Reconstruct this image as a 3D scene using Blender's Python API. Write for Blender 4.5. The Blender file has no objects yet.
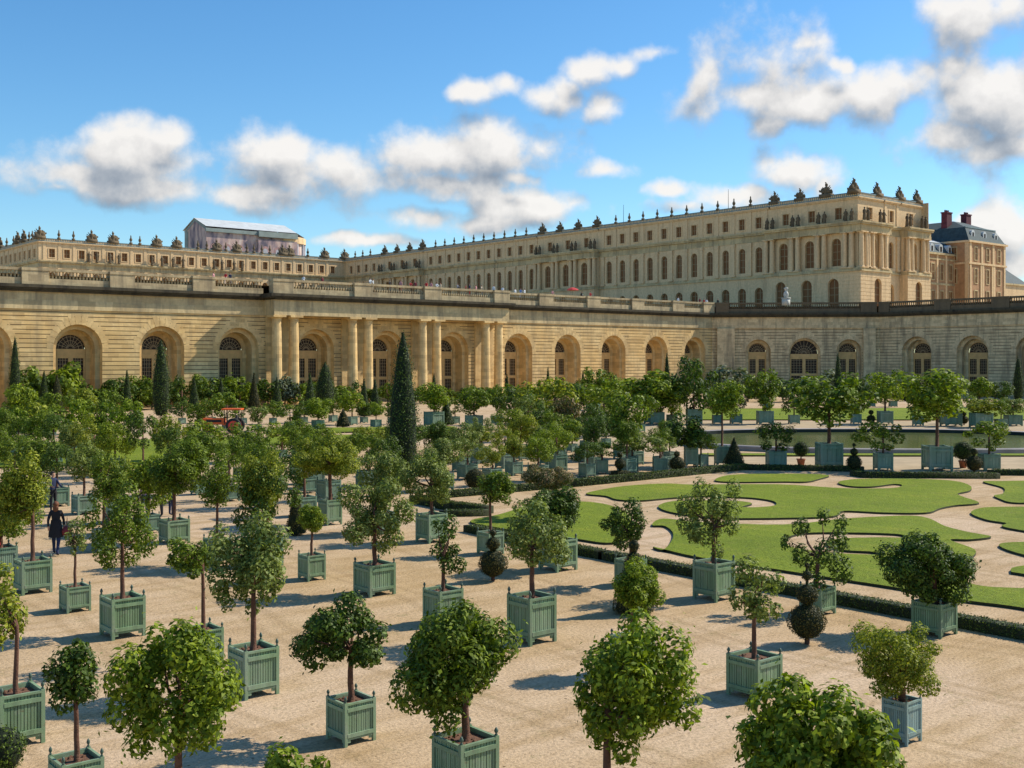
import bpy, math, random
import numpy as np
from mathutils import Vector, Matrix
R = math.radians
PI = math.pi
rnd = random.Random(7)
scene = bpy.context.scene
COL = scene.collection
EYE, FOC, HOR = 6.2, 1129.0, 361.0
YAW = R(40.17)
FW = (math.sin(YAW), math.cos(YAW)); RT = (math.cos(YAW), -math.sin(YAW))
TER = 16.8

# ------------------------------------------------------------------ survey helpers (photo measurement -> metres)
def dist_at(y, z=0.0): return FOC*(EYE-z)/(y-HOR)
def at(x, d):
    u = (x-512)/FOC
    return (d*(FW[0]+u*RT[0]), d*(FW[1]+u*RT[1]))
def G(x, y): return at(x, dist_at(y))

# ------------------------------------------------------------------ tagging
def tag(o, label=None, cat=None, group=None, kind=None):
    if label: o['label'] = label
    if cat: o['category'] = cat
    if group: o['group'] = group
    if kind: o['kind'] = kind
    return o
def empty(name, loc, rz=0, **k):
    o = bpy.data.objects.new(name, None); COL.objects.link(o)
    o.empty_display_size = .3; o.location = loc; o.rotation_euler = (0, 0, rz)
    return tag(o, **k)
def link(name, me, parent=None, loc=None, scale=None, rz=None):
    o = bpy.data.objects.new(name, me); COL.objects.link(o)
    if parent is not None: o.parent = parent
    if loc is not None: o.location = loc
    if scale is not None: o.scale = scale
    if rz is not None: o.rotation_euler = (0, 0, rz)
    return o
def copy_obj(o, parent=None):
    c = o.copy(); COL.objects.link(c); c.parent = parent
    return c
def copy_tree(o, parent=None):
    c = copy_obj(o, parent)
    for ch in o.children:
        copy_tree(ch, c)
    return c

# ------------------------------------------------------------------ mesh builder
class MB:
    def __init__(s): s.v = []; s.f = []; s.m = []
    def add(s, vs, fs, m=0):
        b = len(s.v); s.v += [tuple(v) for v in vs]
        for f in fs: s.f.append([b+i for i in f]); s.m.append(m)
    def quad(s, a, b, c, d, m=0): s.add([a, b, c, d], [(0, 1, 2, 3)], m)
    def box(s, x0, x1, y0, y1, z0, z1, m=0, fn=None):
        vs = [(x, y, z) for z in (z0, z1) for x, y in ((x0, y0), (x1, y0), (x1, y1), (x0, y1))]
        if fn: vs = [fn(*v) for v in vs]
        s.add(vs, [(0, 3, 2, 1), (4, 5, 6, 7), (0, 1, 5, 4), (1, 2, 6, 5), (2, 3, 7, 6), (3, 0, 4, 7)], m)
    def lathe(s, prof, c=(0, 0, 0), seg=12, m=0, cap=True, fn=None, ph=0):
        vs = []; n = len(prof)
        for r, z in prof:
            for k in range(seg):
                a = 2*PI*k/seg+ph
                p = (c[0]+r*math.cos(a), c[1]+r*math.sin(a), c[2]+z)
                vs.append(fn(*p) if fn else p)
        fs = []
        for i in range(n-1):
            for k in range(seg):
                k2 = (k+1) % seg
                fs.append((i*seg+k, i*seg+k2, (i+1)*seg+k2, (i+1)*seg+k))
        if cap:
            fs.append(tuple(reversed(range(seg)))); fs.append(tuple((n-1)*seg+k for k in range(seg)))
        s.add(vs, fs, m)
    def tube(s, pts, rad, seg=7, m=0):
        pts = [Vector(p) for p in pts]; vs = []
        for i, p in enumerate(pts):
            a = pts[max(i-1, 0)]; b = pts[min(i+1, len(pts)-1)]
            t = (b-a).normalized(); u = t.orthogonal().normalized() if abs(t.z) < .95 else Vector((1, 0, 0))
            u = (u - t*u.dot(t)).normalized(); w = t.cross(u)
            for k in range(seg):
                q = 2*PI*k/seg
                vs.append(tuple(p+(u*math.cos(q)+w*math.sin(q))*rad[i]))
        fs = []
        for i in range(len(pts)-1):
            for k in range(seg):
                k2 = (k+1) % seg
                fs.append((i*seg+k, i*seg+k2, (i+1)*seg+k2, (i+1)*seg+k))
        fs.append(tuple(range(seg))); fs.append(tuple((len(pts)-1)*seg+k for k in range(seg)))
        s.add(vs, fs, m)
    def ball(s, c, r, seg=12, rings=8, m=0, sq=(1, 1, 1), jit=0, rg=rnd):
        vs = []; fs = []
        for i in range(rings+1):
            th = PI*i/rings
            for k in range(seg):
                a = 2*PI*k/seg; j = 1+(rg.uniform(-jit, jit) if 0 < i < rings else 0)
                vs.append((c[0]+r*j*sq[0]*math.sin(th)*math.cos(a), c[1]+r*j*sq[1]*math.sin(th)*math.sin(a), c[2]+r*j*sq[2]*math.cos(th)))
        for i in range(rings):
            for k in range(seg):
                k2 = (k+1) % seg
                fs.append((i*seg+k, (i+1)*seg+k, (i+1)*seg+k2, i*seg+k2))
        s.add(vs, fs, m)
    def prism(s, poly, z0, z1, m=0):
        n = len(poly)
        vs = [(x, y, z0) for x, y in poly]+[(x, y, z1) for x, y in poly]
        fs = [tuple(range(n, 2*n)), tuple(reversed(range(n)))]
        for i in range(n): j = (i+1) % n; fs.append((i, j, n+j, n+i))
        s.add(vs, fs, m)
    def build(s, name, mats, parent=None, smooth=False, world=True, **k):
        me = bpy.data.meshes.new(name)
        off = Vector((0, 0, 0))
        if parent is not None and world:
            q = parent
            while q is not None: off = off+q.location; q = q.parent
        vs = [(v[0]-off.x, v[1]-off.y, v[2]-off.z) for v in s.v]
        me.from_pydata(vs, [], s.f)
        if not isinstance(mats, (list, tuple)): mats = [mats]
        for m in mats: me.materials.append(m)
        me.polygons.foreach_set('material_index', s.m)
        if smooth: me.polygons.foreach_set('use_smooth', [True]*len(s.f))
        me.update()
        o = link(name, me, parent)
        return tag(o, **k)
    def mesh(s, name, mats, smooth=False):
        me = bpy.data.meshes.new(name); me.from_pydata(s.v, [], s.f)
        if not isinstance(mats, (list, tuple)): mats = [mats]
        for m in mats: me.materials.append(m)
        me.polygons.foreach_set('material_index', s.m)
        if smooth: me.polygons.foreach_set('use_smooth', [True]*len(s.f))
        me.update(); return me

class Fr:                                   # a facade frame: s along, o outward, z up
    def __init__(s, O, t, m, dz=0): s.O = O; s.t = t; s.m = m; s.dz = dz
    def P(s, a, o, z): return (s.O[0]+s.t[0]*a+s.m[0]*o, s.O[1]+s.t[1]*a+s.m[1]*o, z+s.dz)
    def __call__(s, a, o, z): return s.P(a, o, z)

# ------------------------------------------------------------------ materials
def new_mat(name):
    m = bpy.data.materials.new(name); m.use_nodes = True
    nt = m.node_tree; nt.nodes.clear()
    out = nt.nodes.new('ShaderNodeOutputMaterial')
    b = nt.nodes.new('ShaderNodeBsdfPrincipled'); nt.links.new(b.outputs[0], out.inputs[0])
    return m, nt, b, out
def N(nt, t, **k):
    n = nt.nodes.new(t)
    for a, v in k.items(): setattr(n, a, v)
    return n
def noise(nt, vec, scale, detail=4, rough=.55):
    n = N(nt, 'ShaderNodeTexNoise'); n.inputs['Scale'].default_value = scale
    n.inputs['Detail'].default_value = detail; n.inputs['Roughness'].default_value = rough
    if vec is not None: nt.links.new(vec, n.inputs['Vector'])
    return n.outputs['Fac']
def ramp(nt, fac, stops):
    r = N(nt, 'ShaderNodeValToRGB'); nt.links.new(fac, r.inputs[0])
    e = r.color_ramp.elements
    while len(e) < len(stops): e.new(.5)
    for i, (p, c) in enumerate(stops):
        e[i].position = p; e[i].color = (c[0], c[1], c[2], 1) if isinstance(c, (tuple, list)) else (c, c, c, 1)
    return r.outputs[0]
def mixc(nt, fac, a, b, mode='MIX'):
    n = N(nt, 'ShaderNodeMix', data_type='RGBA', blend_type=mode)
    for sock, val in ((0, fac), (6, a), (7, b)):
        if isinstance(val, (int, float)): n.inputs[sock].default_value = val
        elif isinstance(val, (tuple, list)): n.inputs[sock].default_value = (val[0], val[1], val[2], 1)
        else: nt.links.new(val, n.inputs[sock])
    return n.outputs[2]
def mth(nt, op, a, b=None, c=None, clamp=False):
    n = N(nt, 'ShaderNodeMath', operation=op, use_clamp=clamp)
    for i, v in enumerate((a, b, c)):
        if v is None: continue
        if isinstance(v, (int, float)): n.inputs[i].default_value = v
        else: nt.links.new(v, n.inputs[i])
    return n.outputs[0]
def bump(nt, b, h, strength=.3, dist=.05):
    n = N(nt, 'ShaderNodeBump'); n.inputs['Strength'].default_value = strength; n.inputs['Distance'].default_value = dist
    nt.links.new(h, n.inputs['Height']); nt.links.new(n.outputs[0], b.inputs['Normal'])
def pos(nt): return N(nt, 'ShaderNodeNewGeometry').outputs['Position']
def objco(nt): return N(nt, 'ShaderNodeTexCoord').outputs['Object']
def scaled(nt, vec, sc):
    n = N(nt, 'ShaderNodeMapping'); nt.links.new(vec, n.inputs[0]); n.inputs['Scale'].default_value = sc
    return n.outputs[0]
def plain(name, c, rough=.7, var=.25, sc=3.0, metal=0, b_s=.0, spec=.4):
    m, nt, b, _ = new_mat(name); p = objco(nt)
    f = noise(nt, p, sc)
    col = ramp(nt, f, [(.3, tuple(x*(1-var) for x in c)), (.7, tuple(min(1, x*(1+var)) for x in c))])
    nt.links.new(col, b.inputs['Base Color']); b.inputs['Roughness'].default_value = rough
    b.inputs['Metallic'].default_value = metal; b.inputs['Specular IOR Level'].default_value = spec
    if b_s: bump(nt, b, noise(nt, p, sc*6), b_s)
    return m
def stone(name, c, dark, streak=.5, block=True, bh=.55, bw=1.4, warm=None):
    m, nt, b, _ = new_mat(name); p = pos(nt)
    big = noise(nt, p, .22, 5, .6); fine = noise(nt, p, 2.2, 4, .6)
    st = noise(nt, scaled(nt, p, (.9, .9, .10)), 1.0, 5, .65)
    col = ramp(nt, fine, [(.3, tuple(x*.86 for x in c)), (.7, tuple(x*1.1 for x in c))])
    if warm: col = mixc(nt, ramp(nt, big, [(.42, 0), (.62, 1)]), col, warm)
    if block:                              # blocks cut from different beds
        sx = N(nt, 'ShaderNodeSeparateXYZ'); nt.links.new(p, sx.inputs[0])
        al = mth(nt, 'SUBTRACT', sx.outputs[0], sx.outputs[1])
        cr = mth(nt, 'FLOOR', mth(nt, 'DIVIDE', sx.outputs[2], bh))
        bl = mth(nt, 'FLOOR', mth(nt, 'ADD', mth(nt, 'DIVIDE', al, bw), mth(nt, 'MULTIPLY', cr, .37)))
        cv = N(nt, 'ShaderNodeCombineXYZ'); nt.links.new(bl, cv.inputs[0]); nt.links.new(cr, cv.inputs[1])
        wn = N(nt, 'ShaderNodeTexWhiteNoise', noise_dimensions='3D'); nt.links.new(cv.outputs[0], wn.inputs[0])
        col = mixc(nt, 1.0, col, ramp(nt, wn.outputs[0], [(0, (.80, .78, .76)), (.5, (.98, .97, .95)), (1, (1.1, 1.1, 1.08))]), 'MULTIPLY')
    col = mixc(nt, mth(nt, 'MULTIPLY', ramp(nt, st, [(.48, 0), (.72, 1)]), streak), col, dark)
    nt.links.new(col, b.inputs['Base Color']); b.inputs['Roughness'].default_value = .9
    b.inputs['Specular IOR Level'].default_value = .2
    bump(nt, b, fine, .35, .06)
    return m
def leafmat(name, c, c2, trans=.3):
    m, nt, b, out = new_mat(name)
    g = N(nt, 'ShaderNodeNewGeometry')
    col = ramp(nt, g.outputs['Random Per Island'], [(0, tuple(x*.5 for x in c)), (.45, c), (.8, c2), (1, tuple(x*1.3 for x in c2))])
    nt.links.new(col, b.inputs['Base Color']); b.inputs['Roughness'].default_value = .55
    b.inputs['Specular IOR Level'].default_value = .2
    t = N(nt, 'ShaderNodeBsdfTranslucent'); nt.links.new(mixc(nt, 1.0, col, (1.25, 1.35, .5), 'MULTIPLY'), t.inputs[0])
    mx = N(nt, 'ShaderNodeMixShader'); mx.inputs[0].default_value = trans
    nt.links.new(b.outputs[0], mx.inputs[1]); nt.links.new(t.outputs[0], mx.inputs[2]); nt.links.new(mx.outputs[0], out.inputs[0])
    return m

M = {}
M['stoneA'] = stone('limestone_gallery', (.76, .54, .26), (.34, .24, .13), .5, warm=(.72, .475, .20))
M['joint'] = plain('dirty_shaded_joint', (.17, .115, .06), .95, .2, 1)  # joint dirt, with groove shade added to the colour so courses show
M['stoneF'] = stone('limestone_frieze', (.60, .46, .25), (.22, .18, .12), .8, block=True, bh=1.25, bw=2.2)
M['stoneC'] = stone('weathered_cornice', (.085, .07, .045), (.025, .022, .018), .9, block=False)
M['stoneP'] = stone('parapet_stone', (.50, .39, .23), (.16, .13, .09), .7, bh=.8, bw=1.9)
M['stoneB'] = stone('limestone_palace', (.78, .545, .30), (.40, .28, .16), .6, block=False)
M['stoneO'] = stone('ochre_stone', (.62, .40, .15), (.45, .28, .1), .4, block=False)
M['stoneS'] = stone('grey_wing_stone', (.74, .55, .31), (.22, .17, .11), .9)
M['stoneD'] = stone('dark_statuary_shaded_rail', (.17, .125, .075), (.06, .05, .04), .6, block=False)
M['white'] = plain('white_marble', (.50, .48, .42), .6, .08)
M['wood'] = plain('ochre_painted_wood', (.66, .40, .15), .6, .15, 1.5)
M['bar'] = plain('pale_glazing_bar', (.36, .25, .13), .6, .1)
M['wframe'] = plain('brown_window_frame', (.34, .24, .12), .6, .15)
M['lead'] = plain('lead_roof', (.16, .22, .22), .55, .2, .5, spec=.5)
M['slate'] = plain('slate_roof', (.035, .06, .065), .8, .3, 1.2)
M['palelead'] = plain('pale_zinc_roof', (.55, .56, .54), .5, .12, .4)
M['brickred'] = plain('red_brick_wall', (.44, .24, .115), .85, .2, .8)
M['chimney'] = plain('chimney_brick', (.10, .02, .03), .85, .3, 1.5)
m, nt, b, _ = new_mat('window_glass'); b.inputs['Base Color'].default_value = (.035, .022, .014, 1); b.inputs['Roughness'].default_value = .4; b.inputs['Specular IOR Level'].default_value = .15; M['glass'] = m
m, nt, b, _ = new_mat('warm_window_glass'); b.inputs['Base Color'].default_value = (.22, .10, .04, 1); b.inputs['Roughness'].default_value = .6; b.inputs['Specular IOR Level'].default_value = .12; M['glass2'] = m
# printed scaffold sheeting
m, nt, b, _ = new_mat('printed_sheeting'); p = pos(nt)
cc = ramp(nt, noise(nt, scaled(nt, p, (.30, .30, .12)), 1, 3), [(.34, (.12, .10, .13)), (.45, (.34, .24, .24)), (.55, (.55, .37, .31)), (.66, (.66, .52, .44))])
nt.links.new(cc, b.inputs['Base Color']); b.inputs['Roughness'].default_value = .8; M['sheet'] = m
M['sheetpale'] = plain('printed_pale', (.46, .44, .46), .8, .2, .4)
M['sheetpink'] = plain('printed_pink', (.42, .24, .22), .8, .2, .4)
M['sheetblue'] = plain('blue_net', (.26, .30, .27), .8, .2, .4)

# gravel ground
m, nt, b, _ = new_mat('sandy_gravel'); p = pos(nt)
big = noise(nt, p, .06, 5, .6); mid = noise(nt, p, .7, 5, .65); fine = noise(nt, p, 14, 4, .7)
tr = noise(nt, scaled(nt, p, (.35, 1.6, 1)), 1.0, 5, .6)
col = ramp(nt, mid, [(.28, (.39, .26, .125)), (.5, (.465, .32, .17)), (.72, (.54, .385, .22))])
col = mixc(nt, ramp(nt, big, [(.36, 0), (.60, .85)]), col, (.56, .41, .275))
col = mixc(nt, ramp(nt, tr, [(.46, 0), (.66, .6)]), col, (.34, .22, .10))
wt = N(nt, 'ShaderNodeTexWave'); nt.links.new(p, wt.inputs[0]); wt.inputs['Scale'].default_value = .085; wt.inputs['Distortion'].default_value = 5; wt.inputs['Detail'].default_value = 3; wt.inputs['Detail Scale'].default_value = .6
col = mixc(nt, ramp(nt, wt.outputs['Fac'], [(.86, 0), (.93, .38), (.96, .38), (1, 0)]), col, (.30, .20, .10))
lf = N(nt, 'ShaderNodeTexVoronoi'); nt.links.new(p, lf.inputs[0]); lf.inputs['Scale'].default_value = 2.6
col = mixc(nt, ramp(nt, lf.outputs['Distance'], [(.05, .85), (.085, 0)]), col, (.12, .075, .03))
gr = noise(nt, p, 1.7, 6, .75)
col = mixc(nt, ramp(nt, gr, [(.57, 0), (.70, .65)]), col, (.23, .19, .075))
col = mixc(nt, 1.0, col, ramp(nt, fine, [(.3, (.62, .61, .6)), (.5, (1, 1, 1)), (.72, (1.25, 1.25, 1.25))]), 'MULTIPLY')
nt.links.new(col, b.inputs['Base Color']); b.inputs['Roughness'].default_value = .95; b.inputs['Specular IOR Level'].default_value = .1
bump(nt, b, mth(nt, 'ADD', fine, mth(nt, 'MULTIPLY', mid, 1.6)), .55, .05); M['gravel'] = m
M['pale_gravel'] = plain('pale_gravel_paths', (.42, .32, .20), .95, .14, .9, b_s=.3, spec=.1)
# lawn
m, nt, b, _ = new_mat('mown_lawn'); p = pos(nt)
a = noise(nt, p, .28, 5, .6); f = noise(nt, p, 9, 5, .75)
wv = N(nt, 'ShaderNodeTexWave'); nt.links.new(scaled(nt, p, (1, .25, 1)), wv.inputs[0]); wv.inputs['Scale'].default_value = .32; wv.inputs['Distortion'].default_value = .6
col = ramp(nt, a, [(.3, (.135, .18, .010)), (.55, (.185, .232, .014)), (.75, (.24, .255, .022))])
col = mixc(nt, mth(nt, 'MULTIPLY', wv.outputs['Fac'], .30), col, (.125, .18, .012))
col = mixc(nt, ramp(nt, noise(nt, p, 1.3, 6, .7), [(.52, 0), (.72, .45)]), col, (.23, .21, .045))
col = mixc(nt, 1.0, col, ramp(nt, f, [(.25, (.5, .52, .45)), (.5, (1, 1, 1)), (.8, (1.35, 1.3, 1.2))]), 'MULTIPLY')
nt.links.new(col, b.inputs['Base Color']); b.inputs['Roughness'].default_value = .85; b.inputs['Specular IOR Level'].default_value = .15
bump(nt, b, f, .9, .08); M['lawn'] = m
M['edge'] = plain('lawn_edging', (.035, .04, .015), .9, .3, 4)
# pool water
m, nt, b, _ = new_mat('pool_water'); p = pos(nt)
nt.links.new(ramp(nt, noise(nt, p, .1, 3), [(.35, (.11, .135, .04)), (.7, (.16, .175, .06))]), b.inputs['Base Color'])
b.inputs['Roughness'].default_value = .12; bump(nt, b, noise(nt, scaled(nt, p, (1, 1, 1)), 2.2, 3), .2, .03); M['water'] = m
M['rim'] = plain('grey_pool_rim', (.26, .23, .21), .8, .2, 1)
M['innerrim'] = plain('dark_pool_wall', (.02, .025, .02), .8, .3, 1)  # near-black inner face of the rim
# foliage
M['fd'] = leafmat('leaves_dark', (.052, .090, .012), (.11, .165, .018), .22)
M['fm'] = leafmat('leaves_mid', (.092, .14, .012), (.19, .245, .022), .28)
M['fb'] = leafmat('leaves_bright', (.13, .185, .012), (.27, .325, .026), .32)
M['fy'] = leafmat('leaves_yellowish', (.155, .195, .016), (.32, .33, .036), .32)
M['fp'] = leafmat('leaves_pale', (.13, .17, .034), (.26, .30, .075), .28)
M['fr'] = leafmat('leaves_pinkish', (.09, .12, .03), (.30, .19, .10), .25)
M['fo'] = leafmat('leaves_olive', (.10, .13, .07), (.17, .19, .11), .2)
M['yew'] = leafmat('yew_needles', (.048, .045, .010), (.105, .088, .018), .12)
M['cyp'] = leafmat('cypress_needles', (.038, .070, .012), (.085, .125, .018), .12)
M['hedge'] = leafmat('box_hedge_leaves', (.045, .075, .015), (.11, .14, .03), .2)
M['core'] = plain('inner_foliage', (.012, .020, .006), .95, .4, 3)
M['trunk'] = plain('reddish_bark', (.13, .060, .036), .9, .35, 6, b_s=.5)
M['soil'] = plain('reddish_soil', (.17, .085, .05), .95, .3, 8, b_s=.5)
def paint(name, c):
    m, nt, b, _ = new_mat(name); p = objco(nt)
    st = noise(nt, scaled(nt, p, (7, 7, .8)), 1, 4); f = noise(nt, p, 3, 5, .65)
    oi = N(nt, 'ShaderNodeObjectInfo').outputs['Random']
    col = ramp(nt, st, [(.3, tuple(x*.78 for x in c)), (.7, tuple(x*1.18 for x in c))])
    col = mixc(nt, ramp(nt, f, [(.56, 0), (.70, .6)]), col, (.30, .31, .23))
    oc = N(nt, 'ShaderNodeNewGeometry').outputs['Position']; f2 = noise(nt, oc, 1.1, 4, .6); f3 = noise(nt, oc, 9, 5, .7)
    col = mixc(nt, ramp(nt, f3, [(.63, 0), (.70, .8)]), col, (.16, .11, .06)); col = mixc(nt, ramp(nt, f2, [(.42, 0), (.66, .45)]), col, (.26, .30, .24))
    col = mixc(nt, 1.0, col, ramp(nt, oi, [(0, (.85, .88, .85)), (1, (1.15, 1.15, 1.15))]), 'MULTIPLY')
    nt.links.new(col, b.inputs['Base Color']); b.inputs['Roughness'].default_value = .55; b.inputs['Specular IOR Level'].default_value = .3
    bump(nt, b, f, .15, .01); return m
M['pg'] = paint('green_painted_timber', (.185, .27, .145))
M['pt'] = paint('teal_painted_timber', (.145, .235, .16))
M['pb'] = paint('blue_grey_painted_timber', (.20, .29, .28))
M['pd'] = plain('dark_green_iron', (.07, .11, .08), .5, .2, 4)
M['terra'] = plain('terracotta', (.36, .12, .06), .8, .2, 4)
M['orange'] = plain('orange_paint', (.75, .12, .02), .45, .08, 1)
M['redrim'] = plain('red_wheel_paint', (.62, .06, .05), .45, .08, 1)
M['tyre'] = plain('rubber', (.02, .02, .02), .8, .2, 3)
M['skin'] = plain('skin', (.50, .28, .19), .6, .05)
M['hairb'] = plain('brown_hair', (.16, .06, .025), .7, .2, 20)
M['haird'] = plain('dark_hair', (.03, .02, .015), .7, .2, 20)
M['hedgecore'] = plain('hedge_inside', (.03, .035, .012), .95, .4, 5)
CL = {}
for nm, c in dict(black=(.015, .015, .02), navy=(.02, .03, .08), red=(.5, .04, .04), white=(.75, .75, .75), pink=(.6, .28, .28), grey=(.2, .2, .22), blue=(.10, .2, .42), beige=(.5, .4, .28), purple=(.17, .09, .17), maroon=(.2, .03, .04)).items():
    CL[nm] = plain(nm+'_cloth', c, .85, .12, 6)

# ------------------------------------------------------------------ setting: ground, lawns, pool
def catmull(pts, k=6):
    n = len(pts); out = []
    for i in range(n):
        p0, p1, p2, p3 = [np.array(pts[(i+j) % n]) for j in (-1, 0, 1, 2)]
        for q in range(k):
            t = q/k
            out.append(tuple(.5*((2*p1)+(-p0+p2)*t+(2*p0-5*p1+4*p2-p3)*t*t+(-p0+3*p1-3*p2+p3)*t**3)))
    return out
g = MB(); S = 1500
g.quad((-S, -S, 0), (S, -S, 0), (S, S, 0), (-S, S, 0))
g.build('ground', M['gravel'], kind='structure')

def slab(name, loops, z0, z1, mats, kind='structure', **kw):
    """flat slab with holes from closed loops (world metres)"""
    cu = bpy.data.curves.new(name, 'CURVE'); cu.dimensions = '2D'; cu.fill_mode = 'BOTH'
    for lp in loops:
        sp = cu.splines.new('POLY'); sp.points.add(len(lp)-1); sp.use_cyclic_u = True
        for i, (x, y) in enumerate(lp): sp.points[i].co = (x, y, 0, 1)
    cu.extrude = (z1-z0)/2
    tmp = bpy.data.objects.new('tmp', cu); COL.objects.link(tmp)
    dg = bpy.context.evaluated_depsgraph_get(); dg.update()
    me = bpy.data.meshes.new_from_object(tmp.evaluated_get(dg))
    bpy.data.objects.remove(tmp); bpy.data.curves.remove(cu)
    me.transform(Matrix.Translation((0, 0, (z0+z1)/2)))
    me.materials.clear()
    for mm in mats: me.materials.append(mm)
    for pl in me.polygons: pl.material_index = 0 if abs(pl.normal.z) > .5 else 1; pl.use_smooth = False
    o = link(name, me); tag(o, kind=kind, **kw); return o

LAWN = {
 'L1': [[(654, 549), (663, 552), (671, 544), (673, 535), (665, 528), (652, 527), (663, 520.5), (700, 524), (783, 526.5), (845, 520.5), (905, 517.5), (928, 520), (945, 528), (968, 534), (991, 538.5), (971, 541.5), (950, 542), (975, 552), (970, 562), (962, 575), (966, 584), (985, 589), (1024, 591), (1100, 594), (1100, 628), (1024, 611), (957, 602), (901, 591), (836, 581), (784, 573), (740, 566), (691, 558)],
        [(896, 536), (842, 534.5), (807, 535), (791, 538), (785, 543), (791, 549), (812, 553), (845, 556), (882, 557), (872, 554), (846, 552.5), (830, 548.5), (827, 544), (842, 540.5), (880, 539.5), (904, 539.5)]],
 'L2': [[(586, 495), (608, 490), (630, 487), (665, 485), (690, 486), (733, 485.8), (784, 486), (831, 489), (856, 490), (894, 489.5), (902, 486.5), (893, 485.5), (872, 488), (850, 487.5), (838, 484), (850, 481), (880, 480), (925, 480.5), (955, 482.5), (970, 487), (970, 492), (958, 495), (962, 498), (979, 504.5), (955, 507), (940, 510), (926, 514.4), (885, 514.4), (844, 512.7), (833, 518), (784, 519.8), (733, 520), (703, 518), (677, 515), (662, 511), (659, 507), (672, 503), (700, 502), (735, 502.5), (752, 505), (742, 508.5), (758, 509), (775, 507), (774, 503), (758, 500), (735, 498.5), (700, 497.5), (670, 499.5), (640, 502), (617, 501), (606, 497.5)]],
 'L3': [[(733, 476), (784, 475), (815, 475.5), (829, 477), (820, 480), (807, 483), (784, 483), (729, 483.2), (715, 481)]],
 'L4': [[(983, 483), (1000, 482.5), (1040, 482), (1100, 482), (1100, 504), (1040, 504.5), (1012, 504), (1000, 500.5), (994, 497), (1003, 495), (1003, 489)]],
 'L5': [[(971, 515), (978, 510.4), (995, 508.7), (1040, 508.5), (1110, 509), (1110, 546), (1024, 532.7), (1002, 528), (1006, 525), (986, 521.4)]],
 'L6': [[(999, 547), (1024, 544), (1110, 543), (1110, 575), (1024, 557)]],
 'L7': [[(1011, 573.5), (1024, 568), (1110, 562), (1110, 590), (1024, 576.5)]],
 'L8': [[(470, 523), (500, 516), (535, 506), (574, 503), (606, 506), (626, 515), (634, 529), (628, 541), (607, 545), (577, 541), (540, 536), (500, 530)]],
}
for k, loops in LAWN.items():
    slab('lawn', [catmull([G(*p) for p in lp], 5) for lp in loops], .002, .08, [M['lawn'], M['edge']])
# far lawn strips beyond the pool and before the gallery
slab('lawn', [[G(701, 420.5), G(1120, 420.5), G(1120, 408), G(701, 409.5)]], .002, .12, [M['lawn'], M['edge']])
slab('lawn', [[G(268, 434.5), G(455, 431), G(455, 427.6), G(268, 429.4)]], .002, .12, [M['lawn'], M['edge']])
slab('lawn', [[G(268, 446), G(440, 438), G(455, 434), G(268, 437.5)]], .002, .12, [M['lawn'], M['edge']])
slab('lawn', [[G(-40, 470), G(150, 464), G(250, 446), G(250, 438), G(-40, 446)]], .002, .12, [M['lawn'], M['edge']])
slab('path', [[G(575, 449), G(690, 440), G(700, 424.5), G(640, 424.5), G(575, 436)]], .002, .012, [M['pale_gravel'], M['pale_gravel']])
slab('path', [[G(-60, 438), G(520, 426.5), G(520, 424), G(-60, 431)]], .002, .010, [M['pale_gravel'], M['pale_gravel']])
slab('path', [[G(700, 430), G(1150, 430), G(1150, 421.5), G(700, 421.5)]], .002, .010, [M['pale_gravel'], M['pale_gravel']])
slab('path', [[G(700, 468), G(1150, 474), G(1150, 457), G(700, 457)]], .002, .010, [M['pale_gravel'], M['pale_gravel']])
# grass ring before the pool
slab('lawn', [[G(700, 456.5), G(1150, 457), G(1150, 455), G(700, 454.6)]], .002, .10, [M['lawn'], M['edge']])

pc = at(884, 86.5)
def pool_pt(rx, ry, k, n=96, e=2.5):
    a = 2*PI*k/n; c, s_ = math.cos(a), math.sin(a)
    x = rx*math.copysign(abs(c)**(2/e), c); y = ry*math.copysign(abs(s_)**(2/e), s_)
    return (pc[0]+RT[0]*x+FW[0]*y, pc[1]+RT[1]*x+FW[1]*y)
slab('pool_water', [[pool_pt(15.6, 10.8, k) for k in range(96)]], .03, .06, [M['water'], M['water']])
pr = MB()
prof = [(0, .002, 1), (0, .34, 0), (.75, .36, 0), (.82, .30, 0), (.82, .002, 0)]
for k in range(96):
    for (a0, z0, mm), (a1, z1, _) in zip(prof, prof[1:]):
        q = []
        for kk in (k, k+1):
            q.append([pool_pt(15.6+a, 10.8+a, kk) for a in (a0, a1)])
        pr.quad((*q[0][0], z0), (*q[1][0], z0), (*q[1][1], z1), (*q[0][1], z1), mm)
po = pr.build('pool_rim', [M['rim'], M['innerrim']])
tag(po, 'low grey stone rim running round the green pool', 'pool rim')

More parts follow.
